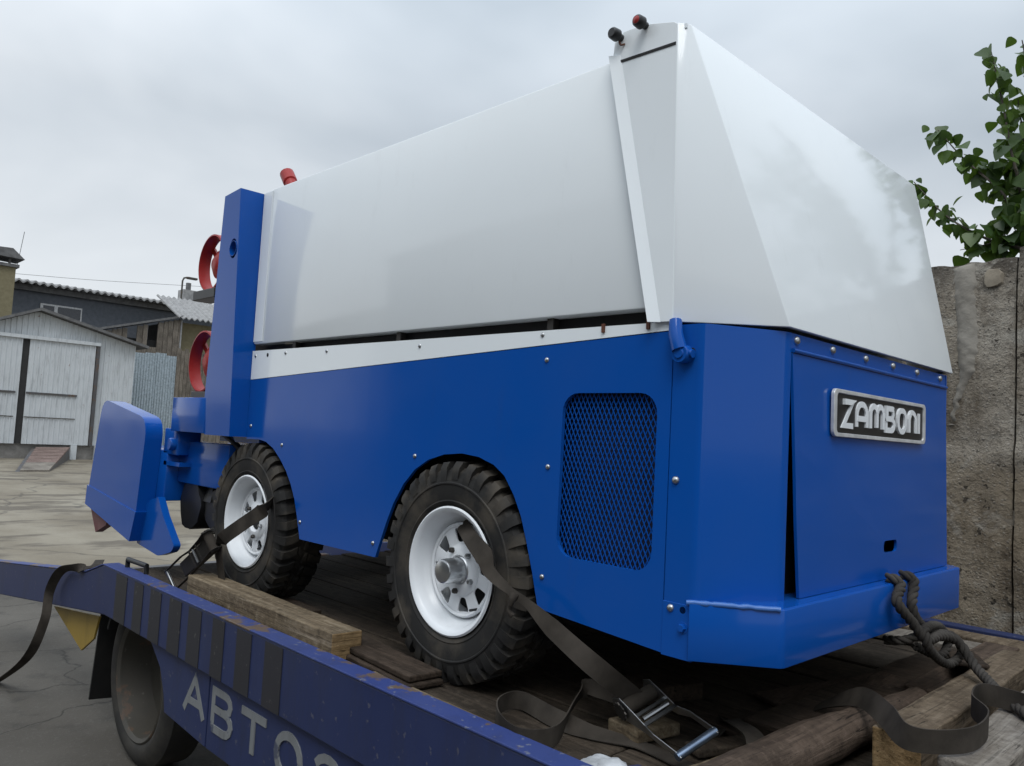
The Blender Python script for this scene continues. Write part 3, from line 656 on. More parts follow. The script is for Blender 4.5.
# worn flat cap along the top of the near rail
mb = MB(); cap = [(3.19, 0.0305), (-3.165, 0.0305), (-3.42, -0.0445), (-5.6, -0.3045), (-5.6, -0.298), (-3.42, -0.038), (-3.165, 0.037), (3.19, 0.037)]
mb.plate([cap], 0.078, lambda u, v, d: (u, RY0 - 0.004 + d, v)); build('rail_cap', mb, TRUCKTOP, tk, bevel=0.002)
build('side_rail', rail_main(2.40, 2.47), TRUCKBLUE, tk, bevel=0.006)
for a, b in ((116, 127), (134, 143), (150, 161), (169, 181), (188, 201), (212, 224), (236, 251), (264, 282)):
    xa, xb = at(a, 610, 1, RY0).x, at(b, 650, 1, RY0).x
    ya = 590 + (a - 118) * 0.55
    xa, xb = at(a, ya, 1, RY0).x, at(b, ya, 1, RY0).x
    build('hazard_stripe', MB().box(xa, xb, RY0 - 0.003, RY0 + 0.001, -0.2, 0.022), STRIPE, tk)
# lettered skirt panel below the rail, set back a little
SK = -0.252
mb = MB(); mb.plate([[(-2.56, -0.208), (-2.42, -0.30), (-2.36, -0.40), (-2.34, -0.47), (-1.93, -0.49), (-1.93, -0.208)]], 0.02, lambda u, v, d: (u, SK + d, v)); build('skirt_panel', mb, TRUCKBLUE, tk, bevel=0.002)
mb = MB(); mb.plate([[(-1.92, -0.208), (-1.92, -0.49), (3.0, -0.49), (3.0, -0.208)]], 0.02, lambda u, v, d: (u, SK + d, v)); build('skirt_panel', mb, TRUCKBLUE, tk, bevel=0.002)
GL = {'А': [[(0, 0), (0.5, 1), (1, 0)], [(0.2, 0.33), (0.8, 0.33)]],
      'В': [[(0.08, 0), (0.08, 1), (0.6, 1)] + arc(0.6, 0.765, 0.26, 0.235, 90, -90, 6) + [(0.1, 0.53)], [(0.1, 0.53), (0.6, 0.53)] + arc(0.62, 0.265, 0.3, 0.265, 90, -90, 6) + [(0.08, 0)]],
      'Т': [[(0, 0.95), (1, 0.95)], [(0.5, 0.95), (0.5, 0)]],
      'О': [arc(0.5, 0.5, 0.42, 0.48, 0, 360, 18)[:-1]],
      'Э': [arc(0.45, 0.5, 0.45, 0.48, 150, -150, 14), [(0.35, 0.5), (0.88, 0.5)]],
      'К': [[(0.1, 0), (0.1, 1)], [(0.95, 1), (0.15, 0.5), (0.95, 0)]], 'У': [[(0.05, 1), (0.52, 0.4)], [(0.95, 1), (0.4, 0.0), (0.1, 0.0)]],
      'Р': [[(0.1, 0), (0.1, 1), (0.6, 1)] + arc(0.6, 0.74, 0.3, 0.26, 90, -90, 6) + [(0.1, 0.48)]]}
for i, chh in enumerate('АВТОЭВАКУАТОР'):
    mb = MB(); x0 = -2.145 + i * 0.252; w_, h_ = 0.185, 0.14
    for st in GL[chh]:
        stroke(mb, [(a * w_, b * h_) for a, b in st], 0.029, lambda u, v, d: (x0 + u, SK + 0.0005 - d, -0.398 + v), 0.002, closed=(chh == 'О'))
    build('letter', mb, LETTER, tk)
# chassis beams, cross members, wheels
for y in (0.35, 1.75): build('chassis_beam', MB().box(-3.1, 3.2, y, y + 0.12, -0.42, -0.09), BLACK, tk)
for x in (-3.0, -1.9, -0.8, 0.3, 1.4, 2.5): build('cross_member', MB().box(x, x + 0.1, -0.2, 2.39, -0.088, -0.046), BLACK, tk)
def lathe_wheel(name, c, Rr, rr, w, mt, mr, parent, out=-1):
    wh = build(name, MB().lathe([(rr + 0.012, -w * 0.40), (rr + 0.03, -w * 0.46), (rr + (Rr - rr) * 0.45, -w * 0.5), (Rr - 0.03, -w * 0.44), (Rr, -w * 0.34), (Rr + 0.002, 0), (Rr, w * 0.34), (Rr - 0.03, w * 0.44), (rr + (Rr - rr) * 0.45, w * 0.5), (rr + 0.012, w * 0.4)], c, 64, True), mt, parent, smooth=40)
    build('rim', MB().lathe([(rr + 0.02, -w * 0.44), (rr + 0.012, -w * 0.46), (rr - 0.005, -w * 0.40), (rr - 0.014, -w * 0.1), (rr - 0.03, 0.055), (0.14, 0.08), (0.0, 0.085), (0.0, 0.10), (rr, 0.105), (rr + 0.015, w * 0.3)], c, 48, True), mr, wh, smooth=35)
    build('hub', MB().lathe([(0.0, 0.03), (0.07, 0.03), (0.09, 0.05), (0.1, 0.086), (0, 0.086)], c, 20), mr, wh, smooth=35)
    return wh
for y in (-0.075, 2.2):
    lathe_wheel('wheel', (-2.86, y, GZ + 0.405), 0.405, 0.275, 0.22, OLDRUBBER, GREYRIM, tk)
build('axle', MB().tube([(-2.86, 0, GZ + 0.405), (-2.86, 2.2, GZ + 0.405)], 0.05, 10), BLACK, tk)
mb = MB(); fl = [at(104, 619, 1, -0.13), at(109, 640, 1, -0.13), at(101, 690, 1, -0.13), at(104, 716, 1, -0.13), at(83, 714, 1, -0.13), at(88, 660, 1, -0.13), at(96, 625, 1, -0.13)]
mb.plate([[(0.0, -0.25), (0.22, -0.25), (0.22, -0.74), (0.0, -0.72)]], 0.012, lambda u, v, d: (-3.36 - d + 0.16 * (v + 0.25), -0.2 + u, v)); build('mud_flap', mb, FLAPRUBBER, tk)
mb = MB(); mb.plate([[(-4.15, -0.365), (-3.36, -0.27), (-3.42, -0.40), (-3.60, -0.50)]], 0.012, lambda u, v, d: (u, -0.21 + d, v)); build('bracket', mb, YELLOW, tk, bevel=0.002)
mb = MB(); mb.plate([arc(-2.86, -0.475, 0.46, 0.46, 20, 160, 16) + arc(-2.86, -0.475, 0.44, 0.44, 160, 20, 16)], 0.3, lambda u, v, d: (u, -0.19 + d, min(v, -0.06))); build('mudguard', mb, BLACK, tk)
# reflector tab under the skirt and the tie-down handle on the rail
build('tie_down_handle', MB().tube([(-3.02, -0.21, 0.036), (-3.02, -0.21, 0.075), (-2.80, -0.2, 0.075), (-2.80, -0.2, 0.036)], 0.012, 8), BLACKP, tk, smooth=50)
# deck planks, lengthwise
y = -0.203; k = 0
while y < 2.39:
    w = random.uniform(0.15, 0.21); y1 = min(y + w, 2.398); dz = random.uniform(-0.006, 0.0)
    cut = random.uniform(-2.2, 1.0)
    for a, b in ((-3.16, cut - 0.004), (cut + 0.004, 3.15)):
        build('deck_plank', MB().box(a, b, y + 0.004, y1 - 0.004, -0.045 + dz, dz), DECKW, tk, bevel=0.004, seg=1)
    y = y1; k += 1
for x, z in ((-4.2, -0.32), (-5.4, -0.45)): build('tail_cross_tube', MB().box(x, x + 0.08, -0.2, 2.4, z, z + 0.06), OLDSTEEL, tk)

# ================================================================== ICE RESURFACER
ir = thing('ice_resurfacer', (-1.0, 0.83, 0.0), 'blue and white ice resurfacing machine strapped on the truck bed', 'machine')
WID = 1.66
CX1, CX2 = -0.79, -2.19          # wheel centres along x
def arch(cx, r, z0, a0, a1, n=16, rz=None):
    return [(cx + r * math.cos(R(a0 + (a1 - a0) * k / n)), z0 + (rz or r) * math.sin(R(a0 + (a1 - a0) * k / n))) for k in range(n + 1)]
# near side panel: outline in x-z with both wheel arches and the grille opening
side = [(-2.283, 0.979), (-2.283, 0.71), (-2.16, 0.712), (-2.10, 0.705), (-2.03, 0.68), (-1.96, 0.635), (-1.905, 0.59), (-1.86, 0.54), (-1.82, 0.48), (-1.79, 0.41), (-1.757, 0.325),
        (-1.23, 0.328), (-1.205, 0.39), (-1.175, 0.46), (-1.14, 0.53), (-1.09, 0.60), (-1.03, 0.655), (-0.96, 0.692), (-0.88, 0.714), (-0.79, 0.722), (-0.71, 0.715), (-0.64, 0.695), (-0.59, 0.665), (-0.545, 0.61), (-0.51, 0.55), (-0.483, 0.48), (-0.455, 0.40), (-0.425, 0.30),
        (-0.002, 0.272), (-0.002, 1.074)]
grille_hole = rrect(-0.366, -0.042, 0.458, 0.916, 0.055)
build('side_panel', MB().plate([side, grille_hole], 0.012, lambda u, v, d: (u, d, v)), BLUE, ir)
# white tapering stripe along the top of the side
build('side_stripe', MB().plate([[(-2.283, 0.981), (-0.002, 1.0765), (-0.002, 1.098), (-2.283, 1.112)]], 0.012, lambda u, v, d: (u, d - 0.001, v)), WHITE, ir)
# expanded-metal grille
mb = MB(); gx0, gx1, gz0, gz1 = -0.372, -0.036, 0.452, 0.922; px_, pz_ = 0.0155, 0.0305; slope = pz_ / px_
k0 = int(((gx1 - gx0) + (gz1 - gz0) / slope) / px_) + 2
for sgn in (1, -1):
    for k in range(k0):
        xs = gx0 + k * px_ if sgn < 0 else gx1 - k * px_            # foot of the wire on z = gz0
        ends = []
        for x in (gx0, gx1):
            z = gz0 + (x - xs) * slope * sgn
            if gz0 <= z <= gz1: ends.append((x, z))
        for z in (gz0, gz1):
            x = xs + (z - gz0) / (slope * sgn)
            if gx0 < x < gx1: ends.append((x, z))
        if len(ends) >= 2 and math.dist(ends[0], ends[-1]) > 0.004:
            (xa, za), (xb, zb_) = ends[0], ends[-1]; yy = 0.0165 + 0.0012 * sgn
            mb.bar((xa, yy, za), (xb, yy, zb_), 0.0024, 0.0020, (0, 1, 0))
build('grille', mb, BLUE, ir)
build('grille_backing', MB().box(-0.42, -0.02, 0.06, 0.07, 0.40, 0.96), NAVY, ir)
# wheel-arch inner edges, far side, chassis
build('side_panel', MB().plate([[(a, b) for a, b in side]], 0.012, lambda u, v, d: (u, WID - d, v)), BLUE, ir)
build('chassis', MB().box(-2.28, 0.16, 0.30, 1.36, 0.36, 0.70).box(-1.6, -0.35, 0.16, 1.5, 0.42, 0.72).box(-2.25, 0.1, 0.24, 1.42, 0.70, 1.06), BLACK, ir)
for cx in (CX1, CX2): build('axle', MB().tube([(cx, 0.06, 0.355), (cx, 1.6, 0.355)], 0.05, 10).box(cx - 0.1, cx + 0.1, 0.7, 0.95, 0.24, 0.46), BLACK, ir)
build('top_deck', MB().box(-2.27, 0.05, 0.02, WID - 0.02, 1.065, 1.085), BLACK, ir)
def sheet(poly, z0, z1, th):
    """folded vertical sheet following a plan polyline (x, y), thickness to the inside"""
    mb = MB(); n = len(poly); P = [Vector((a, b, 0)) for a, b in poly]; I = []
    for i in range(n):
        d1 = (P[i] - P[max(i - 1, 0)]); d2 = (P[min(i + 1, n - 1)] - P[i])
        d1 = d1.normalized() if d1.length else d2.normalized(); d2 = d2.normalized() if d2.length else d1
        nn = Vector((-d1.y - d2.y, d1.x + d2.x, 0)).normalized(); I.append(P[i] + nn * th)
    vs = []
    for z in (z0, z1): vs += [(p.x, p.y, z) for p in P] + [(p.x, p.y, z) for p in I]
    m = 2 * n; fs = []
    for i in range(n - 1):
        fs += [(i, i + 1, m + i + 1, m + i), (n + i, m + n + i, m + n + i + 1, n + i + 1), (i, n + i, n + i + 1, i + 1), (m + i, m + i + 1, m + n + i + 1, m + n + i)]
    fs += [(0, m, m + n, n), (n - 1, 2 * n - 1, m + 2 * n - 1, m + n - 1)]
    return mb.add(vs, fs)
def roundpoly(P, r, n=4):
    o = [P[0]]
    for i in range(1, len(P) - 1):
        a, b, c = Vector(P[i - 1]), Vector(P[i]), Vector(P[i + 1]); p0 = b + (a - b).normalized() * r; p1 = b + (c - b).normalized() * r
        for k in range(n + 1):
            t = k / n; o.append(tuple((1 - t) ** 2 * p0 + 2 * t * (1 - t) * b + t * t * p1))
    return o + [P[-1]]
mir = lambda P: [(a, WID - b) for a, b in P][::-1]
cpl = roundpoly([(0.001, 0.0), (0.087, 0.0), (0.200, 0.212), (0.200, 0.232)], 0.018)
build('corner_panel', sheet(cpl, 0.285, 1.088, 0.010), BLUE, ir, smooth=50)
build('corner_panel', sheet(mir(cpl), 0.285, 1.088, 0.010), BLUE, ir, smooth=50)
build('header_strip', MB().box(0.188, 0.1985, 0.232, WID - 0.232, 1.046, 1.088), BLUE, ir)
build('header_lip', MB().tube([(0.203, 0.236, 1.043), (0.203, WID - 0.236, 1.043)], 0.006, 8), BLUE, ir, smooth=60)
build('end_recess', MB().box(0.12, 0.13, 0.1, WID - 0.1, 0.30, 1.06), BLACK, ir)
# the end door: hangs from its top edge, its lower near corner sprung away from the frame
D00, D10, D11, D01 = (0.213, 0.292, 0.412), (0.212, 1.425, 0.412), (0.202, 1.422, 1.036), (0.202, 0.236, 1.036)
hole = rrect(0.842, 0.948, 0.492, 0.528, 0.014, 3)
def doorpt(u, v, d):
    f = (v - 0.412) / (1.036 - 0.412); return (0.213 + (0.202 - 0.213) * f - d + 0.004 * math.sin(3.14 * f), u, v)
door = build('end_door', MB().plate([[(0.288, 0.412), (1.43, 0.412), (1.424, 1.036), (0.236, 1.036), (0.247, 0.80), (0.262, 0.60)], hole], 0.008, doorpt), BLUE, ir)
build('door_hole_backing', MB().box(0.150, 0.155, 0.82, 0.97, 0.47, 0.55), BLACK, door)
# nameplate with its letters
NY0, NY1, NZ0, NZ1 = 0.452, 1.168, 0.832, 0.964
pf = lambda u, v, d: (0.2185 + 0.0015 - d, u, v)
fnp = lambda off: (lambda u, v, d: (0.2072 + off + d - 0.006 * (v - 0.83), u, v))
build('nameplate', MB().plate([rrect(NY0 + 0.022, NY1 - 0.022, NZ0 + 0.012, NZ1 - 0.012, 0.012, 4)], 0.006, fnp(0.003)), BLACKP, door)
build('nameplate_frame', MB().plate([rrect(NY0, NY1, NZ0, NZ1, 0.018, 5), rrect(NY0 + 0.020, NY1 - 0.020, NZ0 + 0.011, NZ1 - 0.011, 0.012, 4)], 0.010, fnp(0.003)), PLATEF, door, bevel=0.0015)
ZL = {'Z': [[(0, 1), (0.95, 1), (0.05, 0), (1, 0)]],
      'A': [[(0, 0), (0.0, 0.45)] + arc(0.5, 0.55, 0.5, 0.45, 180, 0, 10) + [(1.0, 0)], [(0, 0.36), (1, 0.36)]],
      'M': [[(0, 0), (0, 0.6)] + arc(0.25, 0.65, 0.25, 0.35, 170, 10, 6) + [(0.5, 0.6), (0.5, 0.05)], [(0.5, 0.6)] + arc(0.75, 0.65, 0.25, 0.35, 170, 10, 6) + [(1, 0.6), (1, 0)]],
      'B': [[(0.6, 0.53), (0, 0.53), (0, 1), (0.6, 1)] + arc(0.62, 0.765, 0.3, 0.235, 90, -90, 6) + [(0.3, 0.53)], [(0.3, 0.53), (0.62, 0.53)] + arc(0.66, 0.265, 0.34, 0.265, 90, -90, 6) + [(0, 0), (0, 0.53)]],
      'O': [rrect(0, 1, 0, 1, 0.4, 4)], 'N': [[(0, 0), (0, 0.6)] + arc(0.5, 0.6, 0.5, 0.4, 175, 5, 8) + [(1, 0.6), (1, 0)]], 'I': [[(0, 0), (0, 1)]]}
uy = NY0 + 0.062; hh = 0.066; zb = NZ0 + 0.033
for chh, wd_ in zip('ZAMBONI', (0.066, 0.068, 0.092, 0.066, 0.066, 0.068, 0.0)):
    mb = MB()
    for st in ZL[chh]: stroke(mb, [(a * max(wd_, 0.001), b * hh) for a, b in st], 0.0165, lambda u, v, d: fnp(0.0088)(uy + u, zb + v, d), 0.0035, closed=(chh == 'O'))
    build('nameplate_letter', mb, CHROME if False else WHEELWHITE, door); uy += wd_ + 0.0275
rv = MB().lathe([(0.0, -0.004), (0.005, -0.0035), (0.0075, -0.001), (0.008, 0.0015)], (0, 0, 0), 12)
rivet0 = build('rivet', rv, STEEL, None, smooth=60); rivme = rivet0.data; bpy.data.objects.remove(rivet0)
bigme = rivme
for yy in (0.70, 0.92):
    for z in (NZ0 + 0.021, NZ1 - 0.021): o = place('rivet', rivme, (0.2175 - 0.006 * (z - 0.83), yy, z), None, (0, 0, R(90)), (0.5, 0.5, 0.5)); o.parent = door; o.matrix_parent_inverse = Matrix.Translation(-LOC[ir.name])
for x, z in ((-2.251, 1.088), (-1.978, 1.092), (-1.648, 1.087), (-1.044, 1.081), (-0.459, 1.088), (-0.437, 1.013), (-0.412, 0.703), (-0.414, 0.39), (-1.034, 0.70), (-1.248, 0.376), (-2.248, 0.77), (-1.955, 0.697), (-1.763, 0.393), (-1.40, 0.80), (-0.437, 0.86)):
    if (x, z) in ((-1.40, 0.80), (-0.437, 0.86)): continue
    place('rivet', rivme, (x, -0.0015, z), ir)
for x, z in ((0.022, 0.698), (0.022, 0.385)): place('bolt', rivme, (x, -0.0015, z), ir, None, (1.3, 1.6, 1.3))
hb = build('bolt', MB().lathe([(0, -0.012), (0.009, -0.012), (0.010, -0.010), (0.010, 0)], (0, 0, 0), 6).lathe([(0.0, -0.003), (0.014, -0.003), (0.015, 0)], (0, 0, 0), 16), BLUE, None, smooth=30); hbm = hb.data; bpy.data.objects.remove(hb)
place('bolt', hbm, (0.059, 0.0, 0.344), ir)
dh = build('drain_hole', MB().lathe([(0.0, -0.0012), (0.0085, -0.0012), (0.0085, 0.004)], (0, 0, 0), 16), BLACK, None); dhm = dh.data; bpy.data.objects.remove(dh)
for x, z in ((0.057, 0.386), (0.056, 1.02), (-2.138, 1.089)): place('bolt_hole', dhm, (x, -0.0008, z), ir)
for y in (0.262, 0.478, 0.707, 0.921, 1.135, 1.365): place('rivet', rivme, (0.2000, y, 1.071), ir, (0, 0, R(90)), (1.5, 1.6, 1.5))
# rust runs on the white stripe under the tank
RUST = plain('rust', (0.10, 0.035, 0.018), 0.8)
for x in (-0.229, -0.079): build('stop_pin', MB().box(x - 0.005, x + 0.005, -0.006, 0.0, 1.082, 1.106), RUST, ir)
# pad strip at the seam and the hinge arm that carries the tank
build('seam', MB().box(-0.0035, 0.0005, 0.0045, 0.012, 0.275, 1.07), BLACK, ir)
hin = build('hinge_arm', MB().tube([(0.012, -0.014, 1.098), (0.02, -0.022, 1.06), (0.033, -0.022, 1.022)], [0.016, 0.019, 0.02], 12), BLUE, ir, smooth=50)
build('hinge_pivot', MB().lathe([(0, -0.034), (0.012, -0.034), (0.014, -0.030), (0.022, -0.03), (0.024, -0.026), (0.024, 0.0)], (0.036, 0, 1.012), 24), BLUE, hin, smooth=40)
build('hinge_pin', MB().tube([(0.04, -0.012, 1.014), (0.066, -0.012, 1.012)], 0.011, 10), BLUE, hin, smooth=50)
# bumper wrapped round the end
bpl = roundpoly([(0.082, -0.012), (0.255, 0.125), (0.255, 1.435), (0.12, WID - 0.1)], 0.014)
bp = build('bumper', sheet(bpl, 0.272, 0.408, 0.012), BLUE, ir, bevel=0.0015, smooth=50)
mb = MB(); top = [(0.082, -0.008), (0.252, 0.128), (0.252, 1.432), (0.12, 1.55), (0.12, 0.2), (0.08, 0.012)]
mb.plate([top], 0.01, lambda u, v, d: (u, v, 0.4005 + d)); build('bumper_top', mb, BLUE, bp, bevel=0.003)
mb = MB(); wob = []
for k in range(24):
    f = k / 23; x = 0.075 + (0.25 - 0.075) * f; y = -0.0125 + (0.118 + 0.0125) * f
    wob.append((x, y))
mb.tube([(x - 0.002, y + 0.001, 0.409 + 0.003 * noise.noise((x * 60, 0, 0))) for x, y in wob], [0.0065 + 0.003 * noise.noise((k * 0.9, 3, 0)) for k in range(24)], 8)
build('weld_bead', mb, BRIGHTBLUE, bp, smooth=60)
build('skirt_strip', MB().box(-0.001, 0.085, -0.002, 0.008, 0.268, 0.40), BLUE, ir, bevel=0.001)

# ---- white snow tank
tz0, tz1 = 1.143, 1.855
mb = MB()
mb.add([(-2.282, 0.0, tz0), (-0.03, 0.0, tz0 - 0.004), (-0.03, WID, tz0 - 0.004), (-2.282, WID, tz0), (-2.284, 0.0, tz1), (-0.03, 0.0, tz1), (-0.03, WID, tz1), (-2.284, WID, tz1)],
       [(0, 1, 2, 3), (7, 6, 5, 4), (0, 4, 5, 1), (1, 5, 6, 2), (2, 6, 7, 3), (3, 7, 4, 0)])
build('tank', mb, WHITE, ir, bevel=0.006, smooth=40)
build('tank_corner_strip', MB().box(-2.283, -2.20, -0.0025, 0.0, tz0 + 0.01, tz1 - 0.008), WHITE, ir, bevel=0.001)
# end cap: near cheek, corner facet, sloping end
def hull(off=0.0):
    yb = -0.012
    b = [(-0.062, yb, 1.098), (0.003, yb, 1.096), (0.213, 0.198, 1.098), (0.213, WID - 0.198, 1.098), (0.003, WID - yb, 1.096)]
    t = [(-0.232, yb, 1.893), (-0.022, yb, 1.893), (0.006, 0.006, 1.893), (0.006, WID - 0.006, 1.893), (-0.022, WID - yb, 1.893)]
    return b, t
b, t = hull()
cheek = [(-0.062, 1.098), (0.003, 1.096), (-0.020, 1.885), (-0.030, 1.893)] + [(-0.10, 1.912), (-0.16, 1.920), (-0.195, 1.921), (-0.215, 1.914), (-0.228, 1.90), (-0.232, 1.855)]
cap = build('tank_end_cap', MB().plate([cheek], 0.010, lambda u, v, d: (u, -0.012 + d, v)), WHITE, ir, bevel=0.0015)
mb = MB(); th = 0.012
pts = [Vector(b[1]), Vector(b[2]), Vector(b[3]), Vector(b[4]), Vector((-0.020, -0.012, 1.888)), Vector((0.006, 0.012, 1.884)), Vector((0.006, WID - 0.012, 1.884)), Vector((-0.020, WID + 0.012, 1.888))]
cen = Vector((-0.2, WID / 2, 1.45))
inn = [p + Vector((-0.02, 0.0, 0.0)) + Vector((0, (0.012 if p.y < WID / 2 else -0.012), 0)) for p in pts]
vs = pts + inn
fs = [(0, 1, 5, 4), (1, 2, 6, 5), (2, 3, 7, 6), (8, 12, 13, 9), (9, 13, 14, 10), (10, 14, 15, 11), (0, 8, 9, 1), (1, 9, 10, 2), (2, 10, 11, 3), (4, 5, 13, 12), (5, 6, 14, 13), (6, 7, 15, 14), (0, 4, 12, 8), (3, 11, 15, 7)]
mb.add(vs, fs); build('tank_end_hood', mb, WHITE, ir, bevel=0.003, smooth=30)
build('tank_lid', MB().box(-0.23, 0.0, 0.0, WID, 1.872, 1.884), WHITE, ir)
# raised lip down the cheek's edge
mb = MB(); q0, q1 = Vector((-0.2335, 0, 1.856)), Vector((-0.0635, 0, 1.097))
w1 = Vector((0.030, 0, 0.0))
mb.add([q0 + Vector((0, -0.030, 0)), q0 + w1 + Vector((0, -0.0125, 0)), q1 + w1 * 0.95 + Vector((0, -0.0125, 0)), q1 + Vector((0, -0.030, 0)), q0 + Vector((0, -0.012, 0)), q0 + w1 + Vector((0, -0.0121, 0)), q1 + w1 * 0.95 + Vector((0, -0.0121, 0)), q1 + Vector((0, -0.012, 0))], [(0, 1, 2, 3), (7, 6, 5, 4), (0, 4, 5, 1), (1, 5, 6, 2), (2, 6, 7, 3), (3, 7, 4, 0)])
build('cheek_lip', mb, WHITE, cap, bevel=0.0012)
build('cheek_slot', MB().bar((-0.221, -0.0125, 1.838), (-0.022, -0.0125, 1.832), 0.003, 0.0075), BLACK, cap)
for x, z, cm in ((-0.205, 1.905, BLACKP), (-0.122, 1.912, RED)):
    kb = build('marker_lamp', MB().lathe([(0.0, -0.045), (0.012, -0.045), (0.016, -0.040), (0.0175, -0.020), (0.015, -0.017), (0.010, -0.015), (0.010, 0.0)], (x, -0.012, z), 16), BLACKP, cap, smooth=40)
    if cm is RED: build('lamp_lens', MB().lathe([(0.0, -0.047), (0.010, -0.046), (0.0125, -0.043)], (x, -0.012, z), 14), RED, kb, smooth=60)
build('lamp_wire', MB().tube(catmull([(-0.205, -0.02, 1.893), (-0.198, -0.022, 1.880), (-0.192, -0.012, 1.884)], 5), 0.003, 6), RUST, cap)
# dark sill under the tank with the supporting stops
build('tank_support', MB().box(-2.25, -0.05, 0.05, WID - 0.05, 1.09, 1.14), BLACK, ir)
for x in (-1.95, -1.2, -0.45): build('tank_stop', MB().box(x - 0.012, x + 0.012, 0.02, 0.045, 1.09, 1.14), DARKSTEEL, ir)
# red filler pipe on the tank top
pb = at(292, 186, 1, 0.12); pt = at(287, 174, 1, 0.12)
fp = build('filler_pipe', MB().tube([(pb.x + 0.03, 0.12, 1.845), pb, pt], 0.027, 14), RED, ir, smooth=50)
build('pipe_collar', MB().tube([pb.lerp(pt, 0.35), pt + (pt - pb) * 0.02], 0.034, 14), RED, fp, smooth=40)
build('pipe_mouth', MB().tube([pt, pt + (pt - pb) * 0.05], 0.029, 14), BLACK, fp)

# ---- blue tower with its hole, box and ring wheels
tw = MB()
ff = lambda x, z: -0.082 - 0.034 * (z - 0.72) / 1.12
prof = [(-2.286, 0.718), (-2.286, 1.846), (-2.445, 1.835), (-2.565, 0.885), (-2.55, 0.718)]
hl = [(-2.333 + 0.037 * math.cos(R(a)), 1.575 + 0.046 * math.sin(R(a))) for a in range(0, 360, 20)]
tw.plate([prof, hl], 1.0, lambda u, v, d: (u, ff(u, v) + d * (0.012 - ff(u, v)), v))
tower = build('tower', tw, BLUE, ir, bevel=0.0)
build('tower_hole_rim', MB().lathe([(0.036, -0.004), (0.036, 0.09), (0.034, 0.09), (0.034, -0.004)], (-2.333, -0.107, 1.575), 24, True), BLUE, tower, smooth=50)
build('tower_lamp', MB().lathe([(0.0, -0.01), (0.02, -0.008), (0.03, 0.0), (0.03, 0.02)], (-2.333, -0.07, 1.575), 20), RED, tower, smooth=60)
build('tower', MB().box(-2.50, -2.286, WID - 0.012, WID + 0.10, 0.718, 1.84), BLUE, ir, bevel=0.004)
build('tower_box', MB().box(-2.935, -2.545, -0.088, 0.5, 0.722, 0.892), BLUE, ir, bevel=0.004, smooth=40)
build('driver_panel', MB().box(-2.50, -2.30, 0.02, WID - 0.02, 0.72, 1.10), BLUE, ir)
def ringwheel(c, r):
    w = build('ring_wheel', MB().lathe([(r, -0.028), (r - 0.008, -0.030), (r - 0.012, 0.03), (r + 0.002, 0.032)], c, 40, True), RED, ir, smooth=40)
    d = MB().lathe([(0.0, -0.01), (0.03, -0.012), (r * 0.5, 0.015), (r * 0.5, 0.025), (0, 0.025)], c, 32); build('dish', d, RED, w, smooth=50)
    for a in (20, 140, 260):
        e = Vector((math.cos(R(a)), 0, math.sin(R(a)))); C = Vector(c); mb = MB().bar(C + e * r * 0.45 + Vector((0, 0.03, 0)), C + e * (r - 0.008) + Vector((0, 0.03, 0)), 0.03, 0.012, (0, 1, 0)); build('spoke', mb, RED, w)
    return w
ringwheel(tuple(at(216, 264, 1, 0.05)), 0.150); ringwheel(tuple(at(207, 362, 1, 0.05)), 0.160)
for px, py in ((207, 297), (205, 397)):
    q = at(px, py, 1, 0.05); build('ring_bracket', MB().box(q.x - 0.06, q.x + 0.2, 0.0, 0.10, q.z - 0.025, q.z + 0.025), BLACKP, ir, bevel=0.004)
build('ring_mount', MB().box(-2.56, -2.30, 0.10, 0.16, 0.90, 1.75), BLACK, ir)

# ---- conditioner (sled) hung off the driver's end
cond = MB(); py_ = -0.15; thk = 0.088
def rounded(P, rs, n=6):
    o = []; m = len(P)
    for i in range(m):
        a, b_, c = Vector(P[i - 1]), Vector(P[i]), Vector(P[(i + 1) % m]); r = rs[i]
        if r == 0: o.append(tuple(b_)); continue
        p0 = b_ + (a - b_).normalized() * r; p1 = b_ + (c - b_).normalized() * r
        for k in range(n + 1):
            tt = k / n; o.append(tuple((1 - tt) ** 2 * p0 + 2 * tt * (1 - tt) * b_ + tt * tt * p1))
    return o
blade = rounded([(-3.785, 0.88), (-3.905, 0.36), (-3.14, 0.285), (-3.085, 0.775)], [0.10, 0, 0, 0.11])
bl = build('conditioner_side_plate', MB().plate([blade], thk, lambda u, v, d: (u, py_ + d, v)), BLUE, ir, smooth=20)
low = [(-3.915, 0.372), (-3.925, 0.262), (-3.18, 0.140), (-3.125, 0.295)]
build('lower_plate', MB().plate([low], thk + 0.014, lambda u, v, d: (u, py_ - 0.007 + d, v)), BLUE, bl)
tipp = rounded([(lambda q: (q.x, q.z))(at(px, py, 1, py_ + 0.05)) for px, py in ((135, 520), (137, 543), (158, 556), (171, 552), (174, 546), (163, 516), (158, 497), (150, 500))], [0, 0, 0.03, 0.02, 0.02, 0, 0, 0])
build('tip_plate', MB().plate([tipp], 0.035, lambda u, v, d: (u, py_ + 0.05 + d, v)), BLUE, bl, smooth=20)
build('end_flap', MB().add([(-3.93, py_ + 0.02, 0.27), (-3.60, py_ + 0.02, 0.215), (-3.66, py_ + 0.03, 0.165), (-3.88, py_ + 0.05, 0.10), (-3.93, py_ + 0.06, 0.27), (-3.60, py_ + 0.06, 0.215), (-3.66, py_ + 0.07, 0.165), (-3.88, py_ + 0.09, 0.10)], [(0, 1, 2, 3), (7, 6, 5, 4), (0, 4, 5, 1), (1, 5, 6, 2), (2, 6, 7, 3), (3, 7, 4, 0)]), PINK, ir)
build('conditioner_frame', MB().box(-3.02, -2.45, 0.0, 0.10, 0.46, 0.675).box(-3.72, -3.02, -0.06, 1.7, 0.36, 0.62), BLUE, ir, bevel=0.006, smooth=35)
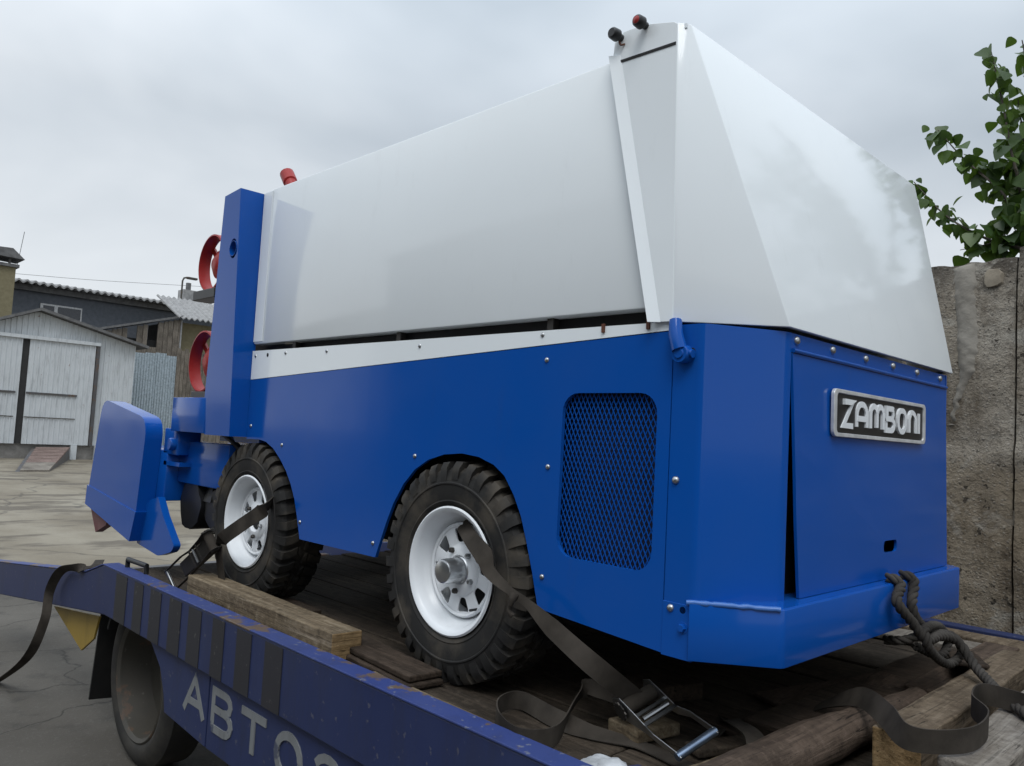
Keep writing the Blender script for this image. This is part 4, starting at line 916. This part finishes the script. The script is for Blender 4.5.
build('pivot_block', MB().box(-3.08, -2.90, -0.06, 0.06, 0.60, 0.735), BLUE, ir, bevel=0.008, smooth=35)
build('pivot_pin', MB().lathe([(0, -0.03), (0.028, -0.03), (0.032, -0.02), (0.032, 0.04)], (-2.94, -0.06, 0.655), 16), BLUE, ir, smooth=40)
build('pivot_ledge', MB().box(-3.06, -2.86, -0.06, 0.04, 0.545, 0.565), BLUE, ir)
build('tow_arm', MB().box(-2.95, -2.1, 0.22, 0.32, 0.46, 0.67), BLUE, ir, bevel=0.006)
build('arm_flange', MB().box(-2.6, -2.2, 0.02, 0.2, 0.69, 0.712), BLUE, ir)
# dark auger flights under the frame
ag = MB()
ag.tube([(-2.80, 0.02, 0.385), (-2.80, 1.6, 0.385)], 0.05, 12)
for i in range(7 * 24):
    a0, a1 = 2 * math.pi * i / 24, 2 * math.pi * (i + 1) / 24; y0, y1 = 0.0 + 0.2 * i / 24, 0.0 + 0.2 * (i + 1) / 24
    q = [(-2.80 + r * math.cos(a), y + 0.02, 0.385 + r * math.sin(a)) for a, y in ((a0, y0), (a1, y1)) for r in (0.05, 0.15)]
    ag.add(q + [(x, y + 0.008, z) for x, y, z in q], [(0, 1, 3, 2), (4, 6, 7, 5), (1, 5, 7, 3)])
build('auger', ag, BLACKP, ir, smooth=50)
build('roller_brush', MB().tube([(-2.86, 0.01, 0.36), (-2.86, 1.5, 0.36)], 0.125, 24), BLACKP, ir, smooth=50, rough=(0.012, 30))
build('roller_brush', MB().tube([(-2.62, 0.03, 0.35), (-2.62, 1.5, 0.35)], 0.10, 24), BLACKP, ir, smooth=50, rough=(0.012, 30))
hose = catmull([(-3.05, 0.0, 0.70), (-2.85, 0.0, 0.765), (-2.65, 0.0, 0.75), (-2.48, 0.02, 0.70), (-2.36, 0.05, 0.62)], 6)
build('hydraulic_hose', MB().tube(hose, 0.014, 8), BLACKP, ir, smooth=60)

# ---- wheels of the machine
def tyre_mesh(c, Rr, rr, w):
    mb = MB().lathe([(rr, -w * 0.36), (rr + 0.012, -w * 0.47), (rr + 0.026, -w * 0.515), (rr + 0.030, -w * 0.507), (rr + 0.05, -w * 0.527), (rr + 0.078, -w * 0.533), (rr + 0.081, -w * 0.548), (rr + 0.085, -w * 0.548), (rr + 0.088, -w * 0.532), (rr + 0.10, -w * 0.525), (Rr - 0.028, -w * 0.485), (Rr - 0.016, -w * 0.40), (Rr - 0.015, 0), (Rr - 0.016, w * 0.40), (Rr - 0.028, w * 0.485), (rr + 0.10, w * 0.535), (rr + 0.05, w * 0.53), (rr + 0.012, w * 0.47), (rr, w * 0.36)], c, 72, True)
    n = 34; C = Vector(c)
    def P(a, r, y): return C + Vector((r * math.cos(a), y, r * math.sin(a)))
    def block(a0, a1, ys, r0, r1, sk):
        vs = []
        for (y, ro, ri, da) in ys:
            vs += [P(a0 + da, ri, y), P(a1 + da, ri, y), P(a1 + da, ro, y), P(a0 + da, ro, y)]
        m = len(ys); fs = [(0, 1, 2, 3), ((m - 1) * 4 + 3, (m - 1) * 4 + 2, (m - 1) * 4 + 1, (m - 1) * 4)]
        for i in range(m - 1):
            a = i * 4; b_ = a + 4; fs += [(a + k, a + (k + 1) % 4, b_ + (k + 1) % 4, b_ + k) for k in range(4)]
        mb.add(vs, fs)
    for k in range(n):
        a = 2 * math.pi * k / n; d = 2 * math.pi / n
        # shoulder lugs wrap over the edge on both sides, centre lugs zig-zag
        for s, ph in ((-1, 0), (1, 0.5)):
            b0 = a + ph * d
            dep = 0.055 if k % 2 else 0.035
            jt = 0.004 * noise.noise((k * 1.7, s, 0)); block(b0 + d * 0.1 * noise.noise((k * 2.3, s, 5)), b0 + d * 0.54, [(s * w * 0.535, Rr - dep + 0.004, Rr - dep - 0.02, 0), (s * w * 0.52, Rr - 0.016 + jt, Rr - 0.05, 0), (s * w * 0.455, Rr + 0.003 + jt, Rr - 0.03, 0), (s * w * 0.28, Rr + 0.004, Rr - 0.02, d * 0.10), (s * w * 0.14, Rr + 0.005, Rr - 0.02, d * 0.32)], 0, 0, 0)
            block(b0 + d * 0.25, b0 + d * 0.72, [(s * w * 0.02, Rr + 0.005, Rr - 0.02, -d * 0.1), (s * w * 0.11, Rr + 0.005, Rr - 0.02, d * 0.18)], 0, 0, 0)
    return mb
def steel_wheel(c, capped, spin):
    RR, rr, w = 0.345, 0.195, 0.205; C = Vector(c)
    wh = thing if False else None
    ty = build('wheel', tyre_mesh(c, RR, rr, w), RUBBER, ir, bevel=0.0, smooth=32)
    rim = MB().lathe([(rr + 0.004, -w * 0.47), (rr + 0.010, -w * 0.50), (rr + 0.004, -w * 0.52), (rr - 0.006, -w * 0.50), (rr - 0.014, -w * 0.44), (rr - 0.018, -w * 0.33), (rr - 0.022, -w * 0.30), (rr - 0.030, -w * 0.22), (rr - 0.036, -w * 0.20), (rr - 0.043, -0.030), (rr - 0.047, 0.06), (rr, 0.08), (rr, w * 0.4), (rr + 0.01, w * 0.4)], c, 64)
    build('rim', rim, WHEELWHITE, ty, smooth=40)
    # pressed disc with eight rounded windows
    outer = arc(0, 0, rr - 0.044, rr - 0.044, 0, 360, 64)[:-1]; inner = arc(0, 0, 0.040, 0.040, 0, 360, 32)[:-1]
    wins = []
    for k in range(8):
        a = R(45 * k + spin)
        quad = [(0.088, -0.013), (0.132, -0.028), (0.132, 0.028), (0.088, 0.013)]
        q = rounded(quad, [0.010] * 4, 4); wins.append([(u * math.cos(a) - v * math.sin(a), u * math.sin(a) + v * math.cos(a)) for u, v in q])
    dish = lambda u, v, d: (C.x + u, C.y - 0.048 + d, C.z + v)
    build('wheel_disc', MB().plate([outer, inner] + wins, 0.006, dish), WHEELWHITE, ty, bevel=0.0015, smooth=30)
    build('disc_crown', MB().lathe([(0.150, -0.049), (0.145, -0.054), (0.138, -0.0495)], c, 48).lathe([(0.084, -0.0485), (0.077, -0.058), (0.048, -0.060), (0.040, -0.048)], c, 40), WHEELWHITE, ty, smooth=50)
    build('brake_drum', MB().lathe([(0, 0.012), (0.14, 0.012), (0.145, 0.02), (0.145, 0.09)], c, 32), BLACK, ty, smooth=40)
    for k in range(5):
        a = R(72 * k + 40 + spin); build('lug_nut', MB().lathe([(0, -0.074), (0.007, -0.073), (0.0095, -0.068), (0.0095, -0.053)], (C.x + 0.068 * math.cos(a), C.y, C.z + 0.068 * math.sin(a)), 6), DARKSTEEL if k % 2 else STEEL, ty, smooth=30)
    if capped:
        build('hub_cap', MB().lathe([(0, -0.132), (0.030, -0.132), (0.036, -0.129), (0.039, -0.122), (0.040, -0.06), (0.045, -0.055), (0.045, -0.03)], c, 32), CHROME, ty, smooth=35)
    else:
        build('hub_cap', MB().lathe([(0, -0.05), (0.035, -0.05), (0.038, -0.03)], c, 24), BLACK, ty, smooth=35)
    vs_ = at(0, 0, 1, 0); a = R(-52 + spin * 0.0); rv_ = rr - 0.055
    build('valve_stem', MB().tube([(C.x + rv_ * math.cos(a), C.y - 0.045, C.z + rv_ * math.sin(a)), (C.x + rv_ * math.cos(a), C.y - 0.08, C.z + rv_ * math.sin(a))], 0.004, 6), BLACKP, ty)
WYC = 0.088
steel_wheel((-0.807, WYC, 0.347), True, 8); steel_wheel((-2.205, WYC, 0.347), False, 20)
for cx in (CX1, CX2):
    build('wheel', tyre_mesh((cx, WID - 0.06, 0.352), 0.357, 0.20, 0.205).lathe([(0.0, -0.03), (0.2, -0.04), (0.2, 0.04), (0, 0.04)], (cx, WID - 0.06, 0.352), 32), RUBBER, ir, smooth=32)

# ================================================================== LOOSE TIMBER
def timber(name, p, q, w, h, mat, label, endmat=None, cat='timber', wob=0.004, tilt=(0, 0, 1)):
    p, q = Vector(p), Vector(q); d = (q - p).normalized(); sd = d.cross(Vector(tilt)).normalized(); u = sd.cross(d)
    n = max(6, int((q - p).length / 0.06)); mb = MB()
    for i in range(n + 1):
        c = p.lerp(q, i / n)
        for a, b_ in ((-1, -1), (1, -1), (1, 1), (-1, 1)):
            k = c + sd * a * w / 2 + u * (b_ + 1) / 2 * h; mb.v.append(tuple(k + noise.noise_vector(k * 7) * wob))
    mb.f += [(i * 4 + k, i * 4 + (k + 1) % 4, i * 4 + 4 + (k + 1) % 4, i * 4 + 4 + k) for i in range(n) for k in range(4)]
    mb.f += [(3, 2, 1, 0), (n * 4, n * 4 + 1, n * 4 + 2, n * 4 + 3)]
    o = build(name, mb, mat, None, bevel=0.005, seg=2)
    if endmat:
        me = o.data; me.materials.append(endmat)
        for f in me.polygons:
            if abs(f.normal.dot(d)) > 0.8: f.material_index = 1
    return tag(o, label, cat)
timber('squared_beam', (-2.40, -0.112, 0.003), (-1.17, -0.135, 0.003), 0.118, 0.092, BEAMW, 'pale weathered squared beam lying along the rail between the wheels', ENDW)
timber('wheel_plank', (-2.32, 0.072, 0.004), (-1.74, 0.05, 0.004), 0.13, 0.03, DARKW, 'short dark plank beside the beam at the front wheel', None, 'plank')
timber('flat_plank', (-1.30, -0.055, 0.004), (-0.775, -0.105, 0.004), 0.135, 0.017, DARKW, 'dark flat plank under another one beside the spoked hubbed wheel', None, 'plank', 0.0015)
timber('flat_plank', (-1.28, -0.05, 0.024), (-0.79, -0.095, 0.024), 0.125, 0.020, DARKW, 'dark flat plank on top of the pair beside the hubbed wheel', None, 'plank', 0.0015)
timber('edge_board', (-0.98, -0.17, 0.002), (-0.36, -0.18, 0.002), 0.05, 0.014, BEAMW, 'thin brown board lying along the inside of the rail', None, 'board', 0.002)
timber('wood_block', (-0.36, 0.30, 0.003), (-0.27, 0.56, 0.003), 0.14, 0.05, DARKW, 'small dark wood block in the shade behind the ratchet strap', None, 'block')
timber('wood_block', (-0.16, 0.07, 0.003), (-0.13, 0.22, 0.003), 0.12, 0.035, BEAMW, 'small brown wood block lying under the ratchet', None, 'block')
timber('broken_board', (-0.06, 0.66, 0.004), (0.17, 1.12, 0.052), 0.13, 0.016, LOGW, 'broken brown board propped in the shade under the bumper corner', None, 'board', 0.008)
timber('splintered_board', (0.20, 1.62, 0.075), (0.36, 1.20, 0.128), 0.10, 0.014, DARKW, 'thin splintered dark board leaning on the cross beam below the rope', None, 'board', 0.008)
timber('scrap_board', (-0.18, 0.40, 0.004), (0.10, 0.34, 0.004), 0.09, 0.018, DARKW, 'flat dark scrap board between the ratchet and the bumper', None, 'board', 0.005)
timber('thin_slat', (0.02, 0.12, 0.004), (0.16, 0.52, 0.004), 0.06, 0.022, DECKW, 'narrow brown slat lying between the ratchet and the log', None, 'slat', 0.004)
timber('dark_offcut', (0.13, -0.02, 0.004), (0.16, 0.24, 0.004), 0.08, 0.03, BEAMW, 'small brown offcut lying beside the folded strap end', None, 'block', 0.005)
# round log across the bed
def log(name, pts, rs, mat, label):
    path = catmull(pts, 6); n = len(path); rr = [rs[0] + (rs[1] - rs[0]) * i / (n - 1) for i in range(n)]
    o = build(name, MB().tube(path, rr, 14), mat, None, smooth=50, rough=(0.008, 9)); return tag(o, label, 'log')
log('split_log', [(0.24, -0.30, 0.060), (0.255, 0.2, 0.066), (0.275, 0.6, 0.060), (0.285, 0.93, 0.050)], (0.060, 0.044), LOGW, 'dark barkless round log lying across the bed behind the bumper')
timber('cross_beam', (0.425, 0.375, 0.003), (0.405, 1.62, 0.003), 0.115, 0.122, CROSSW, 'squared pale beam with sawn orange end lying across the bed', ENDW)
timber('cross_plank', (0.12, 0.35, 0.003), (0.16, 1.75, 0.003), 0.17, 0.05, DARKW, 'dark brown wide plank lying across the bed just under the bumper', None, 'plank')
timber('split_plank', (0.28, 1.02, 0.003), (0.26, 1.95, 0.003), 0.12, 0.07, LOGW, 'reddish brown plank beyond the end of the log', None, 'plank')
timber('pale_board', (0.60, 0.30, 0.003), (0.575, 1.5, 0.003), 0.12, 0.12, PALEW, 'pale grey board at the right edge beside the strap loop', None, 'board')
timber('low_board', (0.50, 0.1, 0.003), (0.49, 1.2, 0.003), 0.07, 0.035, DARKW, 'dark low board between the pale board and the sawn beam', None, 'board')
timber('far_beam', (-0.25, 2.22, 0.003), (1.2, 2.28, 0.003), 0.14, 0.03, CROSSW, 'long pale plank lying along the far rail by the wall', None, 'plank')
timber('far_plank', (-0.5, 1.98, 0.003), (0.35, 2.04, 0.003), 0.16, 0.028, PALEW, 'short pale grey plank behind the rope under the bumper end', None, 'plank')
timber('far_block', (0.32, 1.7, 0.003), (0.33, 2.15, 0.003), 0.16, 0.06, CROSSW, 'brown squared block lying near the far rail beyond the rope', None, 'block')

# ================================================================== STRAPS, RATCHETS, ROPE
def ratchet(name, p, q, up, w, label, bright):
    """ratchet buckle: p is the spool end, q the handle end, up the outward normal"""
    t = thing(name, p, label, 'ratchet'); p, q, up = Vector(p), Vector(q), Vector(up).normalized(); d = (q - p).normalized(); L = (q - p).length
    sd = d.cross(up).normalized(); up = sd.cross(d)
    fn = lambda s, a, b_, c: p + d * a + up * b_ + sd * (s * w / 2 + c)
    prof = [(-0.03, -0.012), (0.0, -0.03), (0.045, -0.022), (L * 0.45, -0.012), (L * 0.62, 0.0), (L, 0.004), (L + 0.006, 0.016), (L * 0.95, 0.022), (L * 0.6, 0.018), (L * 0.42, 0.012), (0.06, 0.022), (0.0, 0.034), (-0.03, 0.016)]
    for s in (-1, 1):
        build('side_plate', MB().plate([prof], 0.003, lambda u, v, dd: fn(s, u, v, dd - 0.0015 + (0.008 * s if u > L * 0.5 else 0))), bright and STEEL or DARKSTEEL, t, bevel=0.0008)
        build('ratchet_gear', MB().plate([[(0.026 * (1 if k % 2 else 0.82) * math.cos(R(k * 15)), 0.026 * (1 if k % 2 else 0.82) * math.sin(R(k * 15))) for k in range(24)]], 0.004, lambda u, v, dd: fn(s, u + 0.008, v, s * 0.006 + dd)), DARKSTEEL, t)
    if not bright:
        build('housing', MB().bar(p - up * 0.008, p + d * L * 0.72 - up * 0.004, w * 0.8, 0.012, tuple(up)), DARKSTEEL, t, bevel=0.002)
    build('spool', MB().tube([fn(-1, 0.008, 0, 0), fn(1, 0.008, 0, 0)], 0.022, 14), STRAP, t, smooth=40)
    build('handle_bar', MB().tube([fn(-1, L * 0.97, 0.011, -0.012), fn(1, L * 0.97, 0.011, 0.012)], 0.011 if bright else 0.008, 10), HANDLE if bright else STEEL, t, smooth=40)
    build('cross_plate', MB().bar(fn(-1, L * 0.26, 0.012, 0), fn(1, L * 0.26, 0.012, 0), 0.010, 0.004, tuple(up)), STEEL if bright else DARKSTEEL, t)
    build('cross_plate', MB().bar(fn(-1, L * 0.42, 0.012, 0), fn(1, L * 0.42, 0.012, 0), 0.012, 0.004, tuple(up)), STEEL if bright else DARKSTEEL, t)
    build('pawl', MB().tube([fn(-1, L * 0.34, 0.012, 0.01), fn(1, L * 0.34, 0.012, -0.01)], 0.006, 8), STEEL, t, smooth=40)
    return t
def strap(name, pts, ups, w, label, k=8, th=0.0035):
    P = catmull(pts, k)
    if isinstance(ups, list):
        U = []
        for i in range(len(ups) - 1):
            for j in range(k): U.append(tuple(Vector(ups[i]).lerp(Vector(ups[i + 1]), j / k)))
        U.append(ups[-1])
    else: U = ups
    if isinstance(w, list): w = [w[min(i // k, len(w) - 1)] * (1 - (i % k) / k) + w[min(i // k + 1, len(w) - 1)] * ((i % k) / k) for i in range(len(P))]
    o = build(name, MB().ribbon(P, U, w, th), STRAP, None, smooth=45); return tag(o, label, 'strap')
# rear wheel strap: out of the rim, over the tyre, down to its ratchet
ratA, ratB = at(636, 699, 2, 0.10), at(699, 749, 2, 0.05)
strap('wheel_strap', [at(462, 524, 1, 0.04), at(472, 540, 1, -0.03), at(484, 556, 1, -0.055), at(490, 572, 1, -0.06), at(510, 591, 1, -0.065), at(528, 604, 1, -0.07), at(552, 628, 1, -0.06), at(592, 664, 1, -0.03), ratA],
      [(0.7, 0, 0.3), (0.7, 0.1, 0.3), (0.8, 0.2, 0.2), (0.5, 0.3, 0.7), (0.2, 0.4, 0.8), (0.2, 0.3, 0.9), (0.3, 0.3, 0.8), (0.35, 0.45, 0.75), (0.55, 0.5, 0.3)], [0.045, 0.05, 0.06, 0.04, 0.022, 0.024, 0.05, 0.056, 0.056], 'dirty grey webbing strap running from the hubbed wheel down to the ratchet')
ratchet('ratchet_buckle', tuple(ratA), tuple(ratB), (0.3, -0.45, 0.85), 0.105, 'open steel ratchet buckle with blue handle bar on the deck', True)
sk_ = at(514, 594, 1, -0.075)
tag(build('strap_knot', MB().tube(catmull([sk_ + Vector((0.0, 0, 0.0)), sk_ + Vector((0.004, -0.012, -0.02)), sk_ + Vector((-0.004, -0.01, -0.045)), sk_ + Vector((0.006, -0.006, -0.06))], 5), [0.012] * 5 + [0.007] * 5 + [0.009] * 6, 7), STRAP, None, smooth=60, rough=(0.004, 60)), 'knotted strap end hanging on the hubbed wheel tyre', 'strap')
# slack loop of the same strap
b0 = lambda px, py, z=0.03: at(px, py, 2, z)
strap('slack_strap', [at(628, 700, 2, 0.08), at(600, 690, 2, 0.09), at(586, 688, 2, 0.085), at(573, 705, 2, 0.055), at(556, 735, 2, 0.028), at(520, 738, 2, 0.028), at(499, 722, 2, 0.028), at(499, 706, 2, 0.03), at(520, 700, 2, 0.028), at(555, 718, 2, 0.022), at(590, 732, 2, 0.012), at(640, 745, 2, 0.006), at(690, 768, 2, 0.006)],
      [(0.4, 0.7, 0.3), (0.3, 0.6, 0.5), (0.1, 0.5, 0.6), (0.1, 0.4, 0.8), (0, 0.1, 1), (0, 0, 1), (0, 0, 1), (0, 0, 1), (0.1, 0.1, 1), (0.2, 0.4, 0.8), (0.2, 0.8, 0.3), (0.2, 0.9, 0.0), (0.2, 0.9, 0.0)], 0.05, 'slack dark strap looping over the deck left of the ratchet')
strap('folded_strap', [at(700, 745, 2, 0.012), at(725, 722, 2, 0.02), at(735, 722, 2, 0.06), at(755, 738, 2, 0.06), at(756, 775, 2, 0.02)],
      [(0.6, 0.8, 0), (0.6, 0.8, 0.2), (0.7, 0.7, 0), (0.7, 0.7, 0), (0.7, 0.7, 0)], 0.05, 'folded strap end lying between the ratchet and the log')
# twisted strap across the timber on the right
strap('twisted_strap', [at(800, 716, 2, 0.02), at(828, 703, 2, 0.08), at(860, 697, 2, 0.14), at(885, 714, 2, 0.155), at(905, 736, 2, 0.158), at(940, 742, 2, 0.158), at(975, 738, 2, 0.158), at(988, 722, 2, 0.158), at(972, 705, 2, 0.158), at(980, 694, 2, 0.158), at(1010, 700, 2, 0.158), at(1045, 712, 2, 0.158)],
      [(0.3, 0.6, 0.3), (0.3, 0.5, 0.4), (0.2, 0.3, 0.7), (0.4, 0.2, 0.7), (0.25, 0.0, 0.9), (0.1, -0.1, 1), (0.05, 0.1, 1), (0, 0.1, 1), (0, 0, 1), (0.1, 0.1, 1), (0, 0, 1), (0, 0, 1)], 0.056, 'twisted dark strap curling over the sawn cross beam')
# front wheel strap and ratchet
strap('front_wheel_strap', [at(272, 502, 1, -0.02), at(262, 511, 1, -0.075), at(240, 526, 1, -0.085), at(222, 540, 1, -0.095), at(219, 552, 1, -0.10), at(222, 582, 1, -0.085)],
      [(0.5, 0, 1), (0.5, 0, 1), (0.5, 0, 1), (0.7, 0, 0.8), (1, 0, 0.2), (1, 0, 0)], 0.062, 'dark strap crossing the white rim of the capless front wheel')
ratchet('front_ratchet', tuple(at(212, 541, 1, -0.13)), tuple(at(172, 581, 1, -0.15)), (0.75, -0.6, 0.3), 0.085, 'dark dirty ratchet buckle hanging beside the front wheel', False)
strap('rail_strap', [at(100, 560, 1, 0.0), at(95, 566, 1, -0.2), at(80, 568, 1, -0.29), at(62, 570, 1, -0.31), at(50, 590, 1, -0.315), at(44, 622, 1, -0.33), at(25, 660, 1, -0.36), at(-15, 690, 1, -0.4)],
      [(1, 0.2, 0.1), (1, 0.2, 0.1), (0.8, 0.2, -0.3), (0.5, 0.6, -0.2), (0.6, 0.7, 0), (0.6, 0.7, 0), (0.5, 0.7, 0.2), (0.5, 0.7, 0.3)], 0.05, 'loose strap hanging over the sloping tail rail at left')
# glove
gvc = at(612, 768, 2, 0.03)
gl_ = thing('work_glove', gvc, 'white and navy cloth work glove on the deck at the bottom edge', 'glove')
def lump(c, sx, sy, sz, rot, seed):
    mb = MB(); n, m_ = 14, 9
    for j in range(m_ + 1):
        for i in range(n):
            a, b_ = 2 * math.pi * i / n, math.pi * j / m_ - math.pi / 2
            v = Vector((math.cos(a) * math.cos(b_), math.sin(a) * math.cos(b_), math.sin(b_)))
            v *= 1 + 0.28 * noise.noise(v * 2.2 + Vector((seed, 0, 0))); v = Vector((v.x * sx, v.y * sy, v.z * sz)); v.rotate(Euler((0, 0, rot)))
            mb.v.append(tuple(Vector(c) + v))
    mb.f += [(j * n + i, j * n + (i + 1) % n, (j + 1) * n + (i + 1) % n, (j + 1) * n + i) for j in range(m_) for i in range(n)]
    return mb
build('palm', lump((gvc.x, gvc.y, 0.026), 0.045, 0.035, 0.024, 0.4, 1), GLOVEW, gl_, smooth=60)
build('cuff', lump((gvc.x + 0.06, gvc.y + 0.025, 0.022), 0.04, 0.038, 0.022, 0.3, 5), GLOVEB, gl_, smooth=60)
for k in range(4): build('finger', MB().tube(catmull([(gvc.x - 0.02, gvc.y - 0.025 + 0.016 * k, 0.03), (gvc.x - 0.055, gvc.y - 0.035 + 0.02 * k, 0.028), (gvc.x - 0.085, gvc.y - 0.04 + 0.022 * k, 0.014)], 5), [0.011] * 8 + [0.010, 0.008, 0.004], 8), GLOVEW, gl_, smooth=60)
# rope
def rope(name, pts, r, label, turns=34, k=8):
    path = catmull(pts, k); mb = MB(); L = sum((path[i + 1] - path[i]).length for i in range(len(path) - 1))
    fine = []
    for i in range(len(path) - 1):
        for j in range(3): fine.append(path[i].lerp(path[i + 1], j / 3))
    fine.append(path[-1])
    for s in range(3):
        acc = 0; q = []; prev = Vector((0, 0, 1))
        for i, p in enumerate(fine):
            d = (fine[min(i + 1, len(fine) - 1)] - fine[max(i - 1, 0)]).normalized(); u = (prev - d * prev.dot(d)).normalized(); prev = u; w_ = d.cross(u)
            if i: acc += (fine[i] - fine[i - 1]).length
            a = 2 * math.pi * (acc / (r * 5.2) + s / 3); q.append(p + (u * math.cos(a) + w_ * math.sin(a)) * r * 0.52)
        mb.tube(q, r * 0.6, 7)
    return tag(build(name, mb, ROPEM, None, smooth=60), label, 'rope')
rope('tow_rope', [(0.234, 0.815, 0.4235), (0.254, 0.816, 0.4235), (0.272, 0.822, 0.405), at(897, 602, 0, 0.285), at(912, 622, 0, 0.31), at(926, 640, 0, 0.33), at(940, 636, 0, 0.33), at(958, 642, 0, 0.35), at(975, 666, 2, 0.165), at(992, 685, 2, 0.145), at(1006, 700, 2, 0.142), at(1030, 716, 2, 0.142)], 0.014, 'thick grey rope hooked over the bumper and tied down to the right')
rope('rope_bight', [(0.234, 0.925, 0.4235), (0.254, 0.926, 0.4235), (0.272, 0.932, 0.405), at(912, 608, 0, 0.287), at(922, 626, 0, 0.30), at(938, 632, 0, 0.30)], 0.014, 'second rope strand beside the first one over the bumper edge')
rope('rope_knot', [at(885, 640, 0, 0.20), at(905, 640, 0, 0.26), at(928, 634, 0, 0.30), at(952, 636, 0, 0.33), at(962, 652, 0, 0.35), at(948, 664, 0, 0.34), at(930, 650, 0, 0.34), at(925, 630, 0, 0.33), at(938, 626, 0, 0.30), at(948, 640, 0, 0.28), at(940, 656, 0, 0.28), at(915, 646, 0, 0.26)], 0.013, 'tangled rope knot hanging just below the right end of the bumper')
